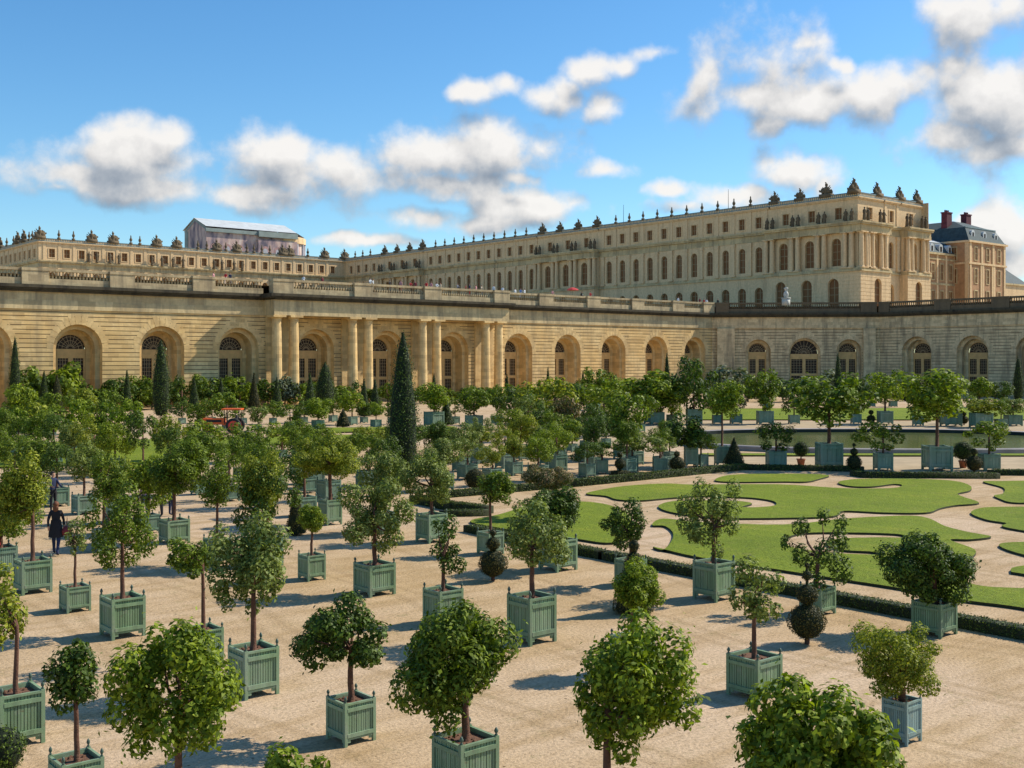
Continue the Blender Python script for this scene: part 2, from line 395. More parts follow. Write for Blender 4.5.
# ------------------------------------------------------------------ foliage generators
def leaf_cloud(name, P, Nn, size, mat, rng, asp=.5, extra=None):
    """n leaf-shaped quads at P facing about Nn"""
    n = len(P)
    Nn = Nn/np.maximum(np.linalg.norm(Nn, axis=1, keepdims=True), 1e-6)
    r = rng.normal(size=(n, 3)); T = r-Nn*(r*Nn).sum(1, keepdims=True); T /= np.linalg.norm(T, axis=1, keepdims=True)
    B = np.cross(Nn, T)
    L = size*rng.uniform(.65, 1.25, (n, 1)); W = L*asp*rng.uniform(.8, 1.2, (n, 1))
    V = np.stack([P-T*L*.5, P-B*W*.5+Nn*L*.08, P+T*L*.5, P+B*W*.5+Nn*L*.08], 1).reshape(-1, 3)
    F = np.arange(4*n).reshape(-1, 4)
    me = bpy.data.meshes.new(name)
    nv = len(V); ex_v, ex_f = extra if extra else (np.zeros((0, 3)), [])
    allV = np.concatenate([V, ex_v]) if len(ex_v) else V
    me.vertices.add(len(allV)); me.vertices.foreach_set('co', allV.astype('f').ravel())
    nf = len(F)+len(ex_f)
    me.loops.add(nf*4); me.polygons.add(nf)
    li = np.concatenate([F.ravel(), (np.array(ex_f)+nv).ravel()]) if len(ex_f) else F.ravel()
    me.loops.foreach_set('vertex_index', li.astype('i'))
    me.polygons.foreach_set('loop_start', (np.arange(nf)*4).astype('i'))
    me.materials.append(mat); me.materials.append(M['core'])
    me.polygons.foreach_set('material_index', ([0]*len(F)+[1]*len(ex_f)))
    me.update(calc_edges=True)
    return me
def crown_mesh(name, rx, rz, leaf, mat, seed, nclump=20, sparse=.0, cover=3.0, flat=False, spread=.62, droop=0.):
    """clumped crown centred on the origin; returns mesh and clump centres"""
    rng = np.random.default_rng(seed)
    C = []
    ga = PI*(3-math.sqrt(5))
    for i in range(nclump):
        z = 1-2*(i+.5)/nclump; ph = ga*i+rng.uniform(-.5, .5)
        rr = math.sqrt(max(0, 1-z*z)); k = spread*rng.uniform(.55, 1.32)
        C.append((rr*math.cos(ph)*k, rr*math.sin(ph)*k, (z*k*(.95 if not flat else .65))))
    C = np.array(C); cr = rng.uniform(.20, .40, nclump)*(20/nclump)**.25*(1-.18*sparse)
    keep = rng.uniform(size=nclump) > min(.42, sparse*.34); C = C[keep]; cr = cr[keep]
    area = 4*PI*(cr**2).sum()*rx*rx
    n = int(cover*area/(leaf*leaf*.5)*.5)
    n = max(200, min(n, 15000))
    w = cr**2/(cr**2).sum(); idx = rng.choice(len(C), n, p=w)
    d = rng.normal(size=(n, 3)); d /= np.linalg.norm(d, axis=1, keepdims=True)
    rad = cr[idx, None]*(1.0-.35*rng.uniform(size=(n, 1))**1.5+.07*rng.normal(size=(n, 1)))
    P = C[idx]+d*rad*np.array([1, 1, .95])
    # stray shoots
    ns = n//40; si = rng.choice(n, ns); P[si] = P[si]*rng.uniform(1.03, 1.22, (ns, 1))
    P *= np.array([rx, rx, rz]); P[:, 2] -= droop*np.hypot(P[:, 0], P[:, 1])
    Nn = d*.95+rng.normal(size=(n, 3))*.42+np.array([0, 0, .45])
    me = leaf_cloud(name, P, Nn, leaf, mat, rng)
    return me, C*np.array([rx, rx, rz])
def solid_foliage(name, prof, leaf, mat, seed, cover=1.7, rough=.03, up=0.0):
    """clipped or columnar plant: dark core of revolution with a skin of small leaves; prof [(r,z)]"""
    rng = np.random.default_rng(seed)
    pts = np.array(prof); seg = 12
    ev = []; ef = []
    for r, z in prof:
        for k in range(seg):
            a = 2*PI*k/seg; ev.append((r*.9*math.cos(a), r*.9*math.sin(a), z))
    for i in range(len(prof)-1):
        for k in range(seg): k2 = (k+1) % seg; ef.append((i*seg+k, i*seg+k2, (i+1)*seg+k2, (i+1)*seg+k))
    A = []
    for (r0, z0), (r1, z1) in zip(prof, prof[1:]):
        A.append(PI*(r0+r1)*math.hypot(r1-r0, z1-z0)+1e-9)
    A = np.array(A); n = int(min(9000, cover*A.sum()/(leaf*leaf*.5)*.8)); n = max(n, 150)
    si = rng.choice(len(A), n, p=A/A.sum()); t = rng.uniform(size=n)
    r = pts[si, 0]*(1-t)+pts[si+1, 0]*t; z = pts[si, 1]*(1-t)+pts[si+1, 1]*t
    a = rng.uniform(0, 2*PI, n); wob = 1+.05*np.sin(3*a+z*5)+.05*np.sin(7*z+2*a)
    rr = r*wob+rough*rng.normal(size=n)
    dz = pts[si+1, 1]-pts[si, 1]; dr = pts[si+1, 0]-pts[si, 0]; ln = np.hypot(dz, dr)+1e-9
    nr = dz/ln; nz = -dr/ln; sg = np.where(nr < 0, 1, 1)
    P = np.stack([rr*np.cos(a), rr*np.sin(a), z+rough*rng.normal(size=n)], 1)
    Nn = np.stack([nr*np.cos(a), nr*np.sin(a), nz+up], 1)+rng.normal(size=(n, 3))*.45
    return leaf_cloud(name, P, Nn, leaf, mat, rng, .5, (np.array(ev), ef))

# ------------------------------------------------------------------ planter boxes (unit: 1 m square, 1.12 m high, origin at centre of the base)
def make_planter(mat, detail):
    """returns mesh dict in unit size; walls of upright boards, corner posts, iron rails, feet"""
    d = {}
    fr = MB()
    for sx in (-1, 1):
        for sy in (-1, 1):
            fr.box(sx*.455-.045, sx*.455+.045, sy*.455-.045, sy*.455+.045, 0, 1.02)
    for a in (0, 1, 2, 3):
        ca, sa = round(math.cos(a*PI/2)), round(math.sin(a*PI/2))
        f = lambda x, y, z, ca=ca, sa=sa: (x*ca-y*sa, x*sa+y*ca, z)
        for z0, z1 in ((.20, .29), (.80, .88)): fr.box(-.409, .409, -.507, -.447, z0, z1, 0, f)
        fr.box(-.409, .409, -.50, -.43, .955, 1.0, 0, f)
        fr.box(-.409, -.30, -.47, -.43, .08, .145, 0, f); fr.box(.30, .409, -.47, -.43, .08, .145, 0, f)
        fr.box(-.409, .409, -.485, -.435, .145, .185, 0, f)
    d['frame'] = fr.mesh('planter_box', mat)
    pn = MB(); nb = 11 if detail else 4
    w = .818/nb
    for i in range(nb):
        x0 = -.409+i*w; pn.box(x0+.008, x0+w-.008, -.472+(.006 if i % 2 else 0), -.44, .186, .954)
    pn.box(-.409, .409, -.44, -.43, .186, .954)
    d['panel'] = pn.mesh('panel', mat)
    fn = MB(); fn.lathe([(.03, 0), (.035, .02), (.018, .035), (.042, .07), (.045, .095), (.028, .13), (.008, .155)], seg=8)
    d['finial'] = fn.mesh('finial', M['pd'], True)
    so = MB(); so.box(-.43, .43, -.43, .43, .70, .91)
    for k in range(30):
        x, y = rnd.uniform(-.38, .38), rnd.uniform(-.38, .38); so.ball((x, y, .91), rnd.uniform(.02, .05), 6, 4)
    d['soil'] = so.mesh('soil', M['soil'])
    return d
PL = {(k, dt): make_planter(M[k], dt) for k in ('pg', 'pt', 'pb') for dt in (0, 1)}
for k in PL: PL[k]['proto'] = None
def add_planter(root, key, s, h, detail):
    d = PL[(key, detail)]
    b_ = link('planter_box', d['frame'], root, (0, 0, 0), (s, s, h/1.02))
    if detail:
        for a in range(4): link('panel', d['panel'], b_, rz=a*PI/2)
        for sx in (-1, 1):
            for sy in (-1, 1): link('finial', d['finial'], b_, (sx*.455, sy*.455, 1.02))
    else:
        for a in range(4): link('panel', d['panel'], b_, rz=a*PI/2)
    link('soil', d['soil'], b_, (0, 0, .0))
    return b_
def trunk_mesh(h0, h1, cz, C, r, seed, lean=(0, 0)):
    """trunk from h0 to crown centre cz with limbs to some clumps"""
    rg = random.Random(seed); mb = MB()
    pts = []; rs = []
    for i in range(6):
        t = i/5; pts.append((lean[0]*t+rg.uniform(-.012, .012), lean[1]*t+rg.uniform(-.012, .012), h0+(h1-h0)*t)); rs.append(r*(1.15-.4*t) if i else r*1.4)
    mb.tube(pts, rs, 8)
    top = Vector(pts[-1])
    Cs = sorted(C, key=lambda c: rg.random())[:9]
    for c in Cs:
        e = Vector((c[0]*.9, c[1]*.9, cz+c[2]*.9)); midp = (top+e)/2+Vector((rg.uniform(-.08, .08), rg.uniform(-.08, .08), -.03))
        mb.tube([tuple(top-Vector((0, 0, .03))), tuple(midp), tuple(e)], [r*.62, r*.42, r*.18], 5)
    return mb.mesh('trunk', M['trunk'], True)

SEEN = {}
def ordn(i): return ['first', 'second', 'third', 'fourth', 'fifth', 'sixth', 'seventh', 'eighth', 'ninth', 'tenth', 'eleventh', 'twelfth', 'thirteenth', 'fourteenth', 'fifteenth', 'sixteenth', 'seventeenth', 'eighteenth', 'nineteenth', 'twentieth'][i]
TONE = dict(fd='dark green', fm='mid green', fb='bright green', fy='yellow-green', fp='pale grey-green', fr='pink-flushed', fo='olive grey')
TPL = {}
def crown_template(tone, var, cls):
    key = (tone, var, cls)
    if key not in TPL:
        leaf = {'mid': .10, 'far': .15, 'vfar': .22}[cls]
        kw = [dict(nclump=16, spread=.66), dict(nclump=13, sparse=.6, spread=.72), dict(nclump=20, spread=.62), dict(nclump=11, sparse=.5, spread=.74)][var % 4]
        TPL[key] = crown_mesh('crown', 1.0, .9, leaf, M[tone], 100+var*7+{'mid': 0, 'far': 31, 'vfar': 62}[cls]+len(TPL), cover=2.6, **kw)
    return TPL[key]
KK = 1.45
def boxed_tree(e, n, s, h, cw, z0, z1, tone, label, group=None, cls='near', paint_='pg', seed=0, rz=0., style=None, cat='boxed tree', name='boxed_tree', shift=(0, 0), leaf=.084, tr=None):
    root = empty(name, (e, n, 0), rz, label=label, cat=cat, group=group)
    add_planter(root, paint_, s, h, 1 if cls in ('near', 'mid') else 0)
    cz = (z0+z1)/2; rx = cw/2; rzz = (z1-z0)/2
    tr = tr or (.022+.018*cw)
    if cls == 'near':
        st = dict(nclump=22); st.update(style or {}); st['nclump'] = int(st['nclump']*1.5); st['sparse'] = st.get('sparse', 0)*1.3; st['cover'] = 3.4
        me, C = crown_mesh('crown', rx*.98, rzz*1.0, leaf, M[tone], seed, **st)
        c = link('crown', me, root, (shift[0], shift[1], cz), (1.08, 1.08, 1.08))
        link('trunk', trunk_mesh(h*.78, max(z0+.36*(z1-z0), h*.8), cz, [(p[0]+shift[0], p[1]+shift[1], p[2]) for p in C], tr, seed), root)
    else:
        var = seed % 4
        me, C = crown_template(tone, var, cls)
        c = link('crown', me, root, (shift[0], shift[1], cz), (rx*1.14, rx*1.14, rzz/.9*1.08), rnd.uniform(0, 6.28))
        t = MB(); t.tube([(0, 0, h*.75), (.01, 0, (h+z0)/2), (0, 0.01, cz)], [tr*1.2, tr, tr*.7], 6)
        t.build('trunk', M['trunk'], root, True, world=False)
    return root

def px_tree(xc, yb, w, yt, crown, tone, label, **k):
    """near corner of the box at (xc,yb) in the survey, box w px wide over both faces, crown extents in px"""
    d = dist_at(yb); s = w*d/(FOC*1.41); h = max(.4, (yb-yt)*d/FOC)
    e0, n0 = at(xc, d); rz = k.pop('rz', 0.)
    if rz: c = at(xc, d+s/2); s = w*d/FOC/1.02
    else: c = (e0+s/2, n0+s/2)
    dc = c[0]*FW[0]+c[1]*FW[1]
    x0, y0, x1, y1 = crown
    cw = (x1-x0)*dc/FOC; z1 = EYE-(y0-HOR)*dc/FOC; z0 = EYE-(y1-HOR)*dc/FOC
    cw *= 1.15 if k.get('cls') == 'far' else 1
    ctr = at((x0+x1)/2, dc); sh = (ctr[0]-c[0], ctr[1]-c[1])
    L = math.hypot(*sh)
    if L > cw*.35: sh = (sh[0]*cw*.35/L, sh[1]*cw*.35/L)
    if rz:
        ca, sa = math.cos(-rz), math.sin(-rz); sh = (sh[0]*ca-sh[1]*sa, sh[0]*sa+sh[1]*ca)
    return boxed_tree(c[0], c[1], s, h, cw, z0, z1, tone, label, rz=rz, shift=sh, **k)
GN = 'orange trees in painted boxes on the gravel'
near = [
 (461, 802, 70, 746, (388, 587, 520, 731), 'fm', 'dense round tree in the green box cut by the bottom edge at centre', dict(style=dict(nclump=26, spread=.6), seed=11)),
 (345, 748, 52, 704, (292, 597, 386, 676), 'fd', 'low dark tree in a small box, left of the dense round tree', dict(style=dict(nclump=18, sparse=.3), seed=12)),
 (607, 862, 74, 806, (568, 617, 699, 762), 'fb', 'leafy green tree right of centre whose box is below the bottom edge', dict(style=dict(nclump=26, sparse=.2, spread=.66), seed=13)),
 (820, 985, 96, 880, (728, 668, 898, 835), 'fb', 'large glossy bright tree crown cut by the bottom edge at lower right', dict(style=dict(nclump=30, sparse=.05, spread=.62), seed=14, leaf=.09)),
 (907, 747, 40, 703, (848, 615, 944, 700), 'fy', 'bushy yellow-green shrub in a small blue-grey box at lower right', dict(paint_='pb', style=dict(nclump=24, sparse=.1), seed=15, leaf=.05)),
 (758, 703, 57, 661, (724, 543, 790, 640), 'fp', 'thin pale tree in a box left of the stacked-ball topiary', dict(style=dict(nclump=16, sparse=.8, cover=2.2), seed=16)),
 (530, 647, 51, 599, (494, 484, 578, 580), 'fp', 'pale loose-crowned tree in the green box left of the conical yew', dict(style=dict(nclump=18, sparse=.6, cover=2.6), seed=17)),
 (245, 701, 54, 652, (204, 508, 298, 628), 'fp', 'tall pale straight-stemmed tree behind the leafy crown at lower left', dict(style=dict(nclump=20, sparse=.4, cover=2.7), seed=18)),
 (112, 641, 49, 600, (86, 482, 156, 574), 'fm', 'tree with tiered foliage in the box left of the lower left leafy crown', dict(style=dict(nclump=18, sparse=.5), seed=19)),
 (67, 614, 34, 588, (60, 512, 90, 566), 'fp', 'small thin-stemmed tree in the little green box beside the standing woman', dict(style=dict(nclump=12, sparse=.6), seed=20, leaf=.08)),
 (22, 596, 42, 562, (-10, 450, 54, 536), 'fy', 'broad yellow-green tree left of the standing woman', dict(style=dict(nclump=24, sparse=.3), seed=21)),
 (0, 752, 62, 697, (-34, 556, 30, 664), 'fy', 'thin tree in the green box half cut by the left edge', dict(style=dict(nclump=14, sparse=.7), seed=22)),
 (62, 822, 60, 766, (43, 632, 104, 716), 'fd', 'narrow dark-crowned tree whose box rim peeps over the bottom edge at left', dict(style=dict(nclump=16, spread=.6), seed=23)),
 (166, 885, 70, 812, (106, 604, 238, 768), 'fb', 'big leafy bright tree at lower left hiding its own box', dict(style=dict(nclump=30, sparse=.15, spread=.66), seed=24)),
 (286, 1000, 90, 900, (250, 742, 332, 830), 'fb', 'tip of a bright crown just above the bottom edge left of the small dark tree', dict(style=dict(nclump=14, sparse=.3), seed=25)),
 (308, 582, 29, 556, (295, 501, 327, 534), 'fb', 'small clipped ball tree on a thin stem in a small box', dict(style=dict(nclump=30, spread=.55), seed=26, leaf=.05)),
 (370, 598, 44, 566, (336, 473, 412, 552), 'fp', 'open-crowned tree in the box right of the little clipped ball tree', dict(style=dict(nclump=18, sparse=.5, cover=2.7), seed=27)),
 (429, 544, 33, 515, (400, 448, 456, 508), 'fp', 'airy pale tree in the large box right of the tallest cypress', dict(style=dict(nclump=20, sparse=.5, cover=2.6), seed=28)),
 (327, 526, 25, 500, (294, 430, 362, 482), 'fy', 'wide yellow-green tree above the reddish yew cone', dict(style=dict(nclump=22, spread=.64), seed=29)),
 (557, 573, 40, 541, (520, 484, 588, 538), 'fd', 'dark tree in the box at the near left corner of the lawn parterre', dict(style=dict(nclump=20, sparse=.3), seed=30)),
 (716, 603, 43, 564, (678, 466, 742, 560), 'fp', 'light tree in the box at the hedge in front of the middle of the lawn', dict(style=dict(nclump=16, sparse=.7, spread=.68), seed=31)),
 (821, 617, 37, 589, (786, 505, 846, 584), 'fd', 'dark tree with separate foliage clumps in the box behind the stacked-ball topiary', dict(style=dict(nclump=9, sparse=.6, spread=.75), seed=32)),
 (941, 639, 46, 605, (880, 524, 974, 606), 'fd', 'wide dark tree in the box at the hedge, lower right of the lawn', dict(style=dict(nclump=24, sparse=.2), seed=33)),
 (631, 588, 33, 561, (600, 500, 652, 552), 'fd', 'dark tree in front of the left lawn, directly above the bushy crown', dict(style=dict(nclump=14, sparse=.5), seed=34)),
 (633, 678, 46, 640, (608, 556, 668, 618), 'fb', 'thick bushy crown in front of the conical yew', dict(style=dict(nclump=30, spread=.55, cover=2.8), seed=35, leaf=.06)),
 (489, 556, 28, 533, (478, 468, 516, 508), 'fm', 'small upright tree with split crown at the parterre corner', dict(style=dict(nclump=14), seed=36)),
 (440, 628, 42, 592, (418, 513, 474, 580), 'fd', 'sparse blackish tree behind the dense round tree', dict(style=dict(nclump=14, sparse=.8, cover=2.6), seed=37)),
 (195, 668, 44, 632, (162, 528, 216, 582), 'fm', 'mid-green tree behind the lower left leafy crown', dict(style=dict(nclump=18, sparse=.4), seed=38)),
 (168, 545, 33, 521, (152, 437, 216, 496), 'fm', 'dense dark tree in the box behind which two visitors stand', dict(style=dict(nclump=24, spread=.62), seed=39)),
 (262, 568, 34, 540, (232, 444, 292, 520), 'fy', 'golden-tinged tree behind the tall pale tree', dict(style=dict(nclump=20, sparse=.4), seed=40, leaf=.07)),
 (212, 566, 30, 540, (196, 452, 238, 512), 'fm', 'slim-stemmed tree between the dense dark tree and the golden-tinged tree', dict(style=dict(nclump=16, sparse=.4), seed=41)),
 (98, 553, 26, 530, (84, 448, 132, 512), 'fm', 'tree right of the standing woman, behind the tree with tiered foliage', dict(style=dict(nclump=18, sparse=.4), seed=42)),
 (555, 522, 30, 500, (514, 456, 572, 500), 'fr', 'reddish sparse shrub on a dark stem above the dark corner tree', dict(style=dict(nclump=16, sparse=.7, cover=2.2, flat=True), seed=43, leaf=.07)),
]
for xc, yb, w, yt, cr, tone, lab, kw in near:
    px_tree(xc, yb, w, yt, cr, tone, lab, group=GN, cls='near', **kw)

# ---- trees standing on the survey grid (mid distance)
occupied = []
def grid_tree(e, n, tone, label, grp, k, cls='mid', hh=None, paint_='pt', cwm=None):
    s = rnd.uniform(.6, .88); h = s*rnd.uniform(1.0, 1.15)
    H = hh or rnd.uniform(2.3, 3.3); cw = cwm or rnd.uniform(1.3, 2.1)
    z0 = max(h+.12, H-cw*rnd.uniform(.9, 1.25))
    boxed_tree(e+rnd.uniform(-.15, .15), n+rnd.uniform(-.15, .15), s, h, cw, z0, H, tone, label, grp, cls, paint_, seed=k, rz=rnd.uniform(-.05, .05))
tones = ['fm', 'fd', 'fp', 'fm', 'fb', 'fd', 'fm', 'fy']
# left-hand rows going away
for ci, (e, ns, nm) in enumerate([(9.7, [34.6, 37.6], 'nearest left row'), (16.3, [31.2, 39.8, 43, 46.2, 49.4, 52.6, 55.8, 59, 62.2], 'second left row'),
                                  (22.7, [34, 40, 43.2, 46.4, 49.6, 52.8, 60, 63.2, 66.4, 69.6, 72.8, 76, 79.2], 'third left row')]):
    for i, n in enumerate(ns):
        t = tones[(i*3+ci) % 8]
        grid_tree(e, n, t, f'{TONE[t]} boxed tree, {ordn(i)} going away in the {nm}', 'orange trees in the rows at far left', i+ci, hh=rnd.uniform(2.6, 3.3), cwm=rnd.uniform(1.6, 2.15))
# block of rows behind the parterre's far hedge
for ri, n in enumerate([43.6, 46.9, 50.2, 53.5]):
    es = [26.2+3.15*i for i in range(9)]
    for i, e in enumerate(es):
        if abs(e-33) < 1.6 and ri in (1, 2): continue
        t = tones[(i*5+ri*3) % 8]
        grid_tree(e+(.8 if ri % 2 else 0), n, t, f'{TONE[t]} boxed tree, {ordn(i)} from left in the {ordn(ri)} row behind the lawn hedge', 'boxed trees in the rows behind the lawn hedge', i+ri*2, hh=rnd.uniform(2.0, 3.2), cwm=rnd.uniform(1.3, 2.0))

# ---- far boxed trees, surveyed one by one: x, base y, crown top y, crown width px, box width px, tone, name of place
far = [
 (8, 452, 404, 42, 10, 'fm'), (40, 455, 400, 46, 10, 'fy'), (72, 450, 402, 42, 10, 'fb'), (102, 447, 400, 40, 10, 'fm'), (128, 450, 398, 30, 9, 'fb'),
 (20, 434, 386, 34, 9, 'fb'), (52, 436, 388, 34, 9, 'fm'), (84, 434, 384, 32, 9, 'fy'), (112, 436, 388, 30, 9, 'fm'),
 (143, 481, 406, 36, 15, 'fd'), (168, 462, 414, 32, 10, 'fy'), (205, 460, 418, 34, 10, 'fb'), (246, 462, 422, 36, 11, 'fm'), (282, 458, 424, 30, 11, 'fb'), (316, 455, 422, 26, 10, 'fm'), (372, 462, 424, 34, 12, 'fy'), (392, 458, 428, 28, 12, 'fm'),
 (440, 456, 424, 30, 12, 'fm'), (478, 458, 426, 30, 13, 'fy'), (508, 456, 428, 26, 12, 'fm'), (534, 456, 424, 30, 13, 'fp'),
 (555, 432, 374, 46, 13, 'fy'), (604, 430, 381, 42, 12, 'fb'), (596, 410, 366, 28, 9, 'fm'), (627, 458, 391, 36, 14, 'fm'), (652, 424, 368, 52, 16, 'fb'),
 (528, 436, 394, 24, 9, 'fp'), (512, 442, 406, 26, 10, 'fm'), (558, 444, 410, 26, 10, 'fm'), (572, 452, 418, 24, 11, 'fb'), (548, 456, 422, 24, 11, 'fm'), (592, 438, 404, 24, 9, 'fd'), (616, 436, 400, 22, 9, 'fm'), (640, 432, 392, 26, 10, 'fm'), (534, 424, 386, 28, 9, 'fm'), (575, 424, 384, 28, 9, 'fd'), (618, 422, 382, 26, 9, 'fb'), (672, 423, 382, 30, 11, 'fb'), (543, 440, 404, 22, 9, 'fd'), (566, 436, 394, 24, 9, 'fr'), (585, 448, 414, 22, 10, 'fd'), (606, 446, 416, 24, 10, 'fd'),
 (197, 432, 402, 20, 9, 'fm'), (227, 431, 388, 28, 10, 'fm'), (258, 431, 404, 17, 8, 'fp'), (290, 430, 403, 22, 11, 'fm'), (318, 430, 399, 25, 13, 'fb'), (352, 425, 388, 24, 11, 'fb'), (182, 424, 400, 18, 8, 'fd'), (212, 423, 398, 18, 8, 'fm'), (243, 424, 402, 18, 8, 'fd'), (273, 424, 400, 18, 8, 'fm'), (304, 423, 400, 18, 8, 'fd'), (333, 422, 398, 18, 9, 'fm'), (364, 423, 400, 16, 8, 'fd'), (392, 424, 400, 18, 9, 'fm'), (376, 428, 400, 14, 11, 'fb'),
 (434, 427, 384, 27, 20, 'fb'), (455, 424, 396, 16, 10, 'fm'), (474, 429, 385, 30, 18, 'fm'), (497, 425, 384, 20, 12, 'fm'), (514, 429, 386, 26, 13, 'fd'),
]
far.sort(key=lambda t: (round(t[1]/9), t[0]))
rows = {}
for t in far: rows.setdefault(round(t[1]/9), []).append(t)
RN = {46: 'row nearest the gallery', 47: 'row on the far sand path', 48: 'row before the far lawn strip', 49: 'row behind the far left trees', 50: 'row behind the tall cypress', 51: 'row level with the cypress foot', 52: 'row beside the tallest cypress', 53: 'row by the far lawn'}
for rk, ts in rows.items():
    for i, (x, yb, yt, cw, bw, tone) in enumerate(ts):
        d = dist_at(yb); e, n = at(x, d); s = bw*d/(FOC*1.35); h = s*1.05
        W = cw*d/FOC*(.95 if x < 180 else 1.2); H = EYE-(yt-HOR)*d/FOC
        z0 = max(h+.15, H-W*1.15)
        o = boxed_tree(e, n, s, h, W, z0, H, tone, f'{TONE[tone]} boxed tree, {ordn(i)} from left in the {RN.get(rk, "distant row")}', 'distant boxed trees before the long gallery', 'far', 'pt', seed=i+rk, rz=rnd.uniform(-.1, .1))

# ---- boxes round the pool: fronts face the camera side (quarter-turned)
RZ = -YAW
pool_trees = [
 (722, 466, 14, 446, (712, 382, 743, 416), 'fb', 'tall slim-stemmed tree left of the pool, beside the dark yew cone'),
 (776, 468, 18, 451, (758, 418, 792, 449), 'fd', 'short tree in the leftmost box along the front of the pool'),
 (829, 469, 23, 443, (797, 371, 864, 424), 'fm', 'biggest round tree in front of the pool, in a large blue-green box'),
 (883, 471, 16, 453, (863, 419, 899, 449), 'fm', 'short tree between the two tall ones in front of the pool'),
 (937, 471, 24, 446, (904, 372, 966, 420), 'fb', 'second big round tree in front of the pool, towards the right'),
 (989, 471, 17, 454, (968, 417, 1007, 451), 'fm', 'short loose tree in the rightmost box in front of the pool'),
 (691, 467, 13, 447, (664, 412, 702, 448), 'fd', 'dark spreading tree at the left end of the pool'),
 (660, 473, 14, 458, (640, 436, 672, 456), 'fp', 'low pale tree at the corner of the lawn hedge'),
 (632, 472, 12, 456, (618, 434, 646, 455), 'fp', 'low pale tree left of the lawn hedge corner'),
 (602, 474, 12, 460, (588, 440, 618, 458), 'fm', 'low tree behind the lawn hedge near the flat-topped yew'),
 (657, 424.5, 14, 412, (640, 380, 682, 411), 'fm', 'tree in the large box by the left bank beyond the pool'),
 (694, 424.5, 15, 409, (672, 354, 710, 410), 'fd', 'tall dark conical tree standing before the corner of the gallery'),
 (717, 424, 9, 415, (706, 391, 728, 413), 'fb', 'small boxed tree left of the dark thin shrub beyond the pool'),
 (736, 424, 11, 414, (727, 388, 744, 414), 'fo', 'thin dark shrub in a box beyond the left of the pool'),
 (765, 424.5, 15, 411, (748, 368, 780, 408), 'fm', 'round tree beyond the pool in front of the leftmost corner arch'),
 (794, 424, 10, 415, (783, 384, 806, 413), 'fd', 'small dark tree beyond the pool left of the central corner arch'),
 (856, 424, 9, 414, (844, 392, 866, 414), 'fb', 'small tree beyond the pool seen right of the biggest round tree'),
 (885, 424.5, 13, 411, (865, 368, 905, 408), 'fb', 'round yellow-green tree beyond the pool below the right corner arch'),
 (918, 426, 9, 415, (908, 384, 928, 414), 'fy', 'small tree beyond the pool, left of the pair of large boxes'),
 (951, 426.5, 17, 411, (938, 388, 966, 411), 'fm', 'low tree in the large box beyond the pool at right'),
 (981, 428, 18, 413, (966, 398, 1000, 414), 'fy', 'spiky low shrub in a wide box beyond the pool at right'),
 (1001, 428, 10, 419, (990, 398, 1008, 417), 'fm', 'small shrub beyond the pool, second from the right edge'),
 (1013, 426, 14, 415, (1000, 396, 1026, 414), 'fp', 'wide shrub beyond the pool at the right edge'),
 (767, 409, 8, 402, (757, 387, 776, 402), 'fb', 'small tree by the gallery foot under the leftmost corner arch'),
 (871, 407, 7, 401, (862, 384, 884, 400), 'fd', 'small dark tree at the gallery foot under the right corner arch'),
 (893, 407, 7, 401, (884, 386, 902, 401), 'fm', 'small tree at the gallery foot just right of the right corner arch'),
 (979, 407, 8, 400, (968, 376, 992, 399), 'fb', 'bright small tree under the second arch of the east wing'),
 (1004, 407, 8, 400, (994, 380, 1014, 399), 'fd', 'dark small tree between the last two arches at right'),
]
for k, (x, yb, w, yt, cr, tone, lab) in enumerate(pool_trees):
    px_tree(x, yb, w, yt, cr, tone, lab, group='boxed trees round the pool', cls='far', paint_='pt', rz=RZ, seed=k)

# ------------------------------------------------------------------ yews, cypresses, cones, hedges
def shrub(name, e, n, prof, leaf, mat, seed, label, cat, group=None, part='foliage', stem=.25, rough=.03):
    r = empty(name, (e, n, 0), 0, label=label, cat=cat, group=group)
    link(part, solid_foliage(part, prof, leaf, mat, seed, rough=rough), r)
    t = MB(); t.tube([(0, 0, -.02), (0, 0, stem), (0, 0, prof[len(prof)//2][1])], [.06, .05, .03], 7)
    t.build('trunk', M['trunk'], r, True, world=False)
    return r
def balls_profile(bl):
    pr = []
    for i, (r, zc) in enumerate(bl):
        for k in range(7):
            th = PI*(.06+.88*k/6); pr.append((max(.03, r*math.sin(th)), zc-r*math.cos(th)*.92))
    return pr
def cone_profile(h, r, base=.12, top=.03, p=1.0):
    return [(.05, base), (r*.92, base+.02)]+[(top+(r-top)*(1-(k/8)**p), base+.1+(h-base-.1)*k/8) for k in range(9)]
YG = 'clipped yews between the rows of boxes'
d0 = dist_at(645)
shrub('stacked_ball_topiary', *G(807, 644), balls_profile([(.40, .50), (.235, 1.08), (.115, 1.50), (.06, 1.72)]), .045, M['yew'], 61, 'brown-green yew clipped into stacked balls beside the lower right boxes', 'topiary', YG, rough=.012)
shrub('ball_topiary', *G(493, 581), balls_profile([(.40, .50), (.20, 1.05), (.10, 1.36)]), .05, M['yew'], 62, 'round yew ball on the gravel below the split-crowned corner tree', 'topiary', YG, rough=.012)
shrub('cone_topiary', *G(634, 613), [(.05, .05), (.52, .08), (.46, .35), (.30, 1.0), (.14, 1.45), (.05, 1.5), (.13, 1.6), (.12, 1.72), (.03, 1.8)], .05, M['yew'], 63, 'conical yew with a small ball top behind the thick bushy crown', 'topiary', YG, rough=.012)
shrub('cone_topiary', *G(296, 535), [(.05, .05), (.36, .08), (.30, .5), (.16, 1.2), (.07, 1.45), (.12, 1.55), (.11, 1.66), (.03, 1.74)], .055, M['yew'], 64, 'reddish yew cone in front of the wide yellow-green tree', 'topiary', YG, rough=.012)
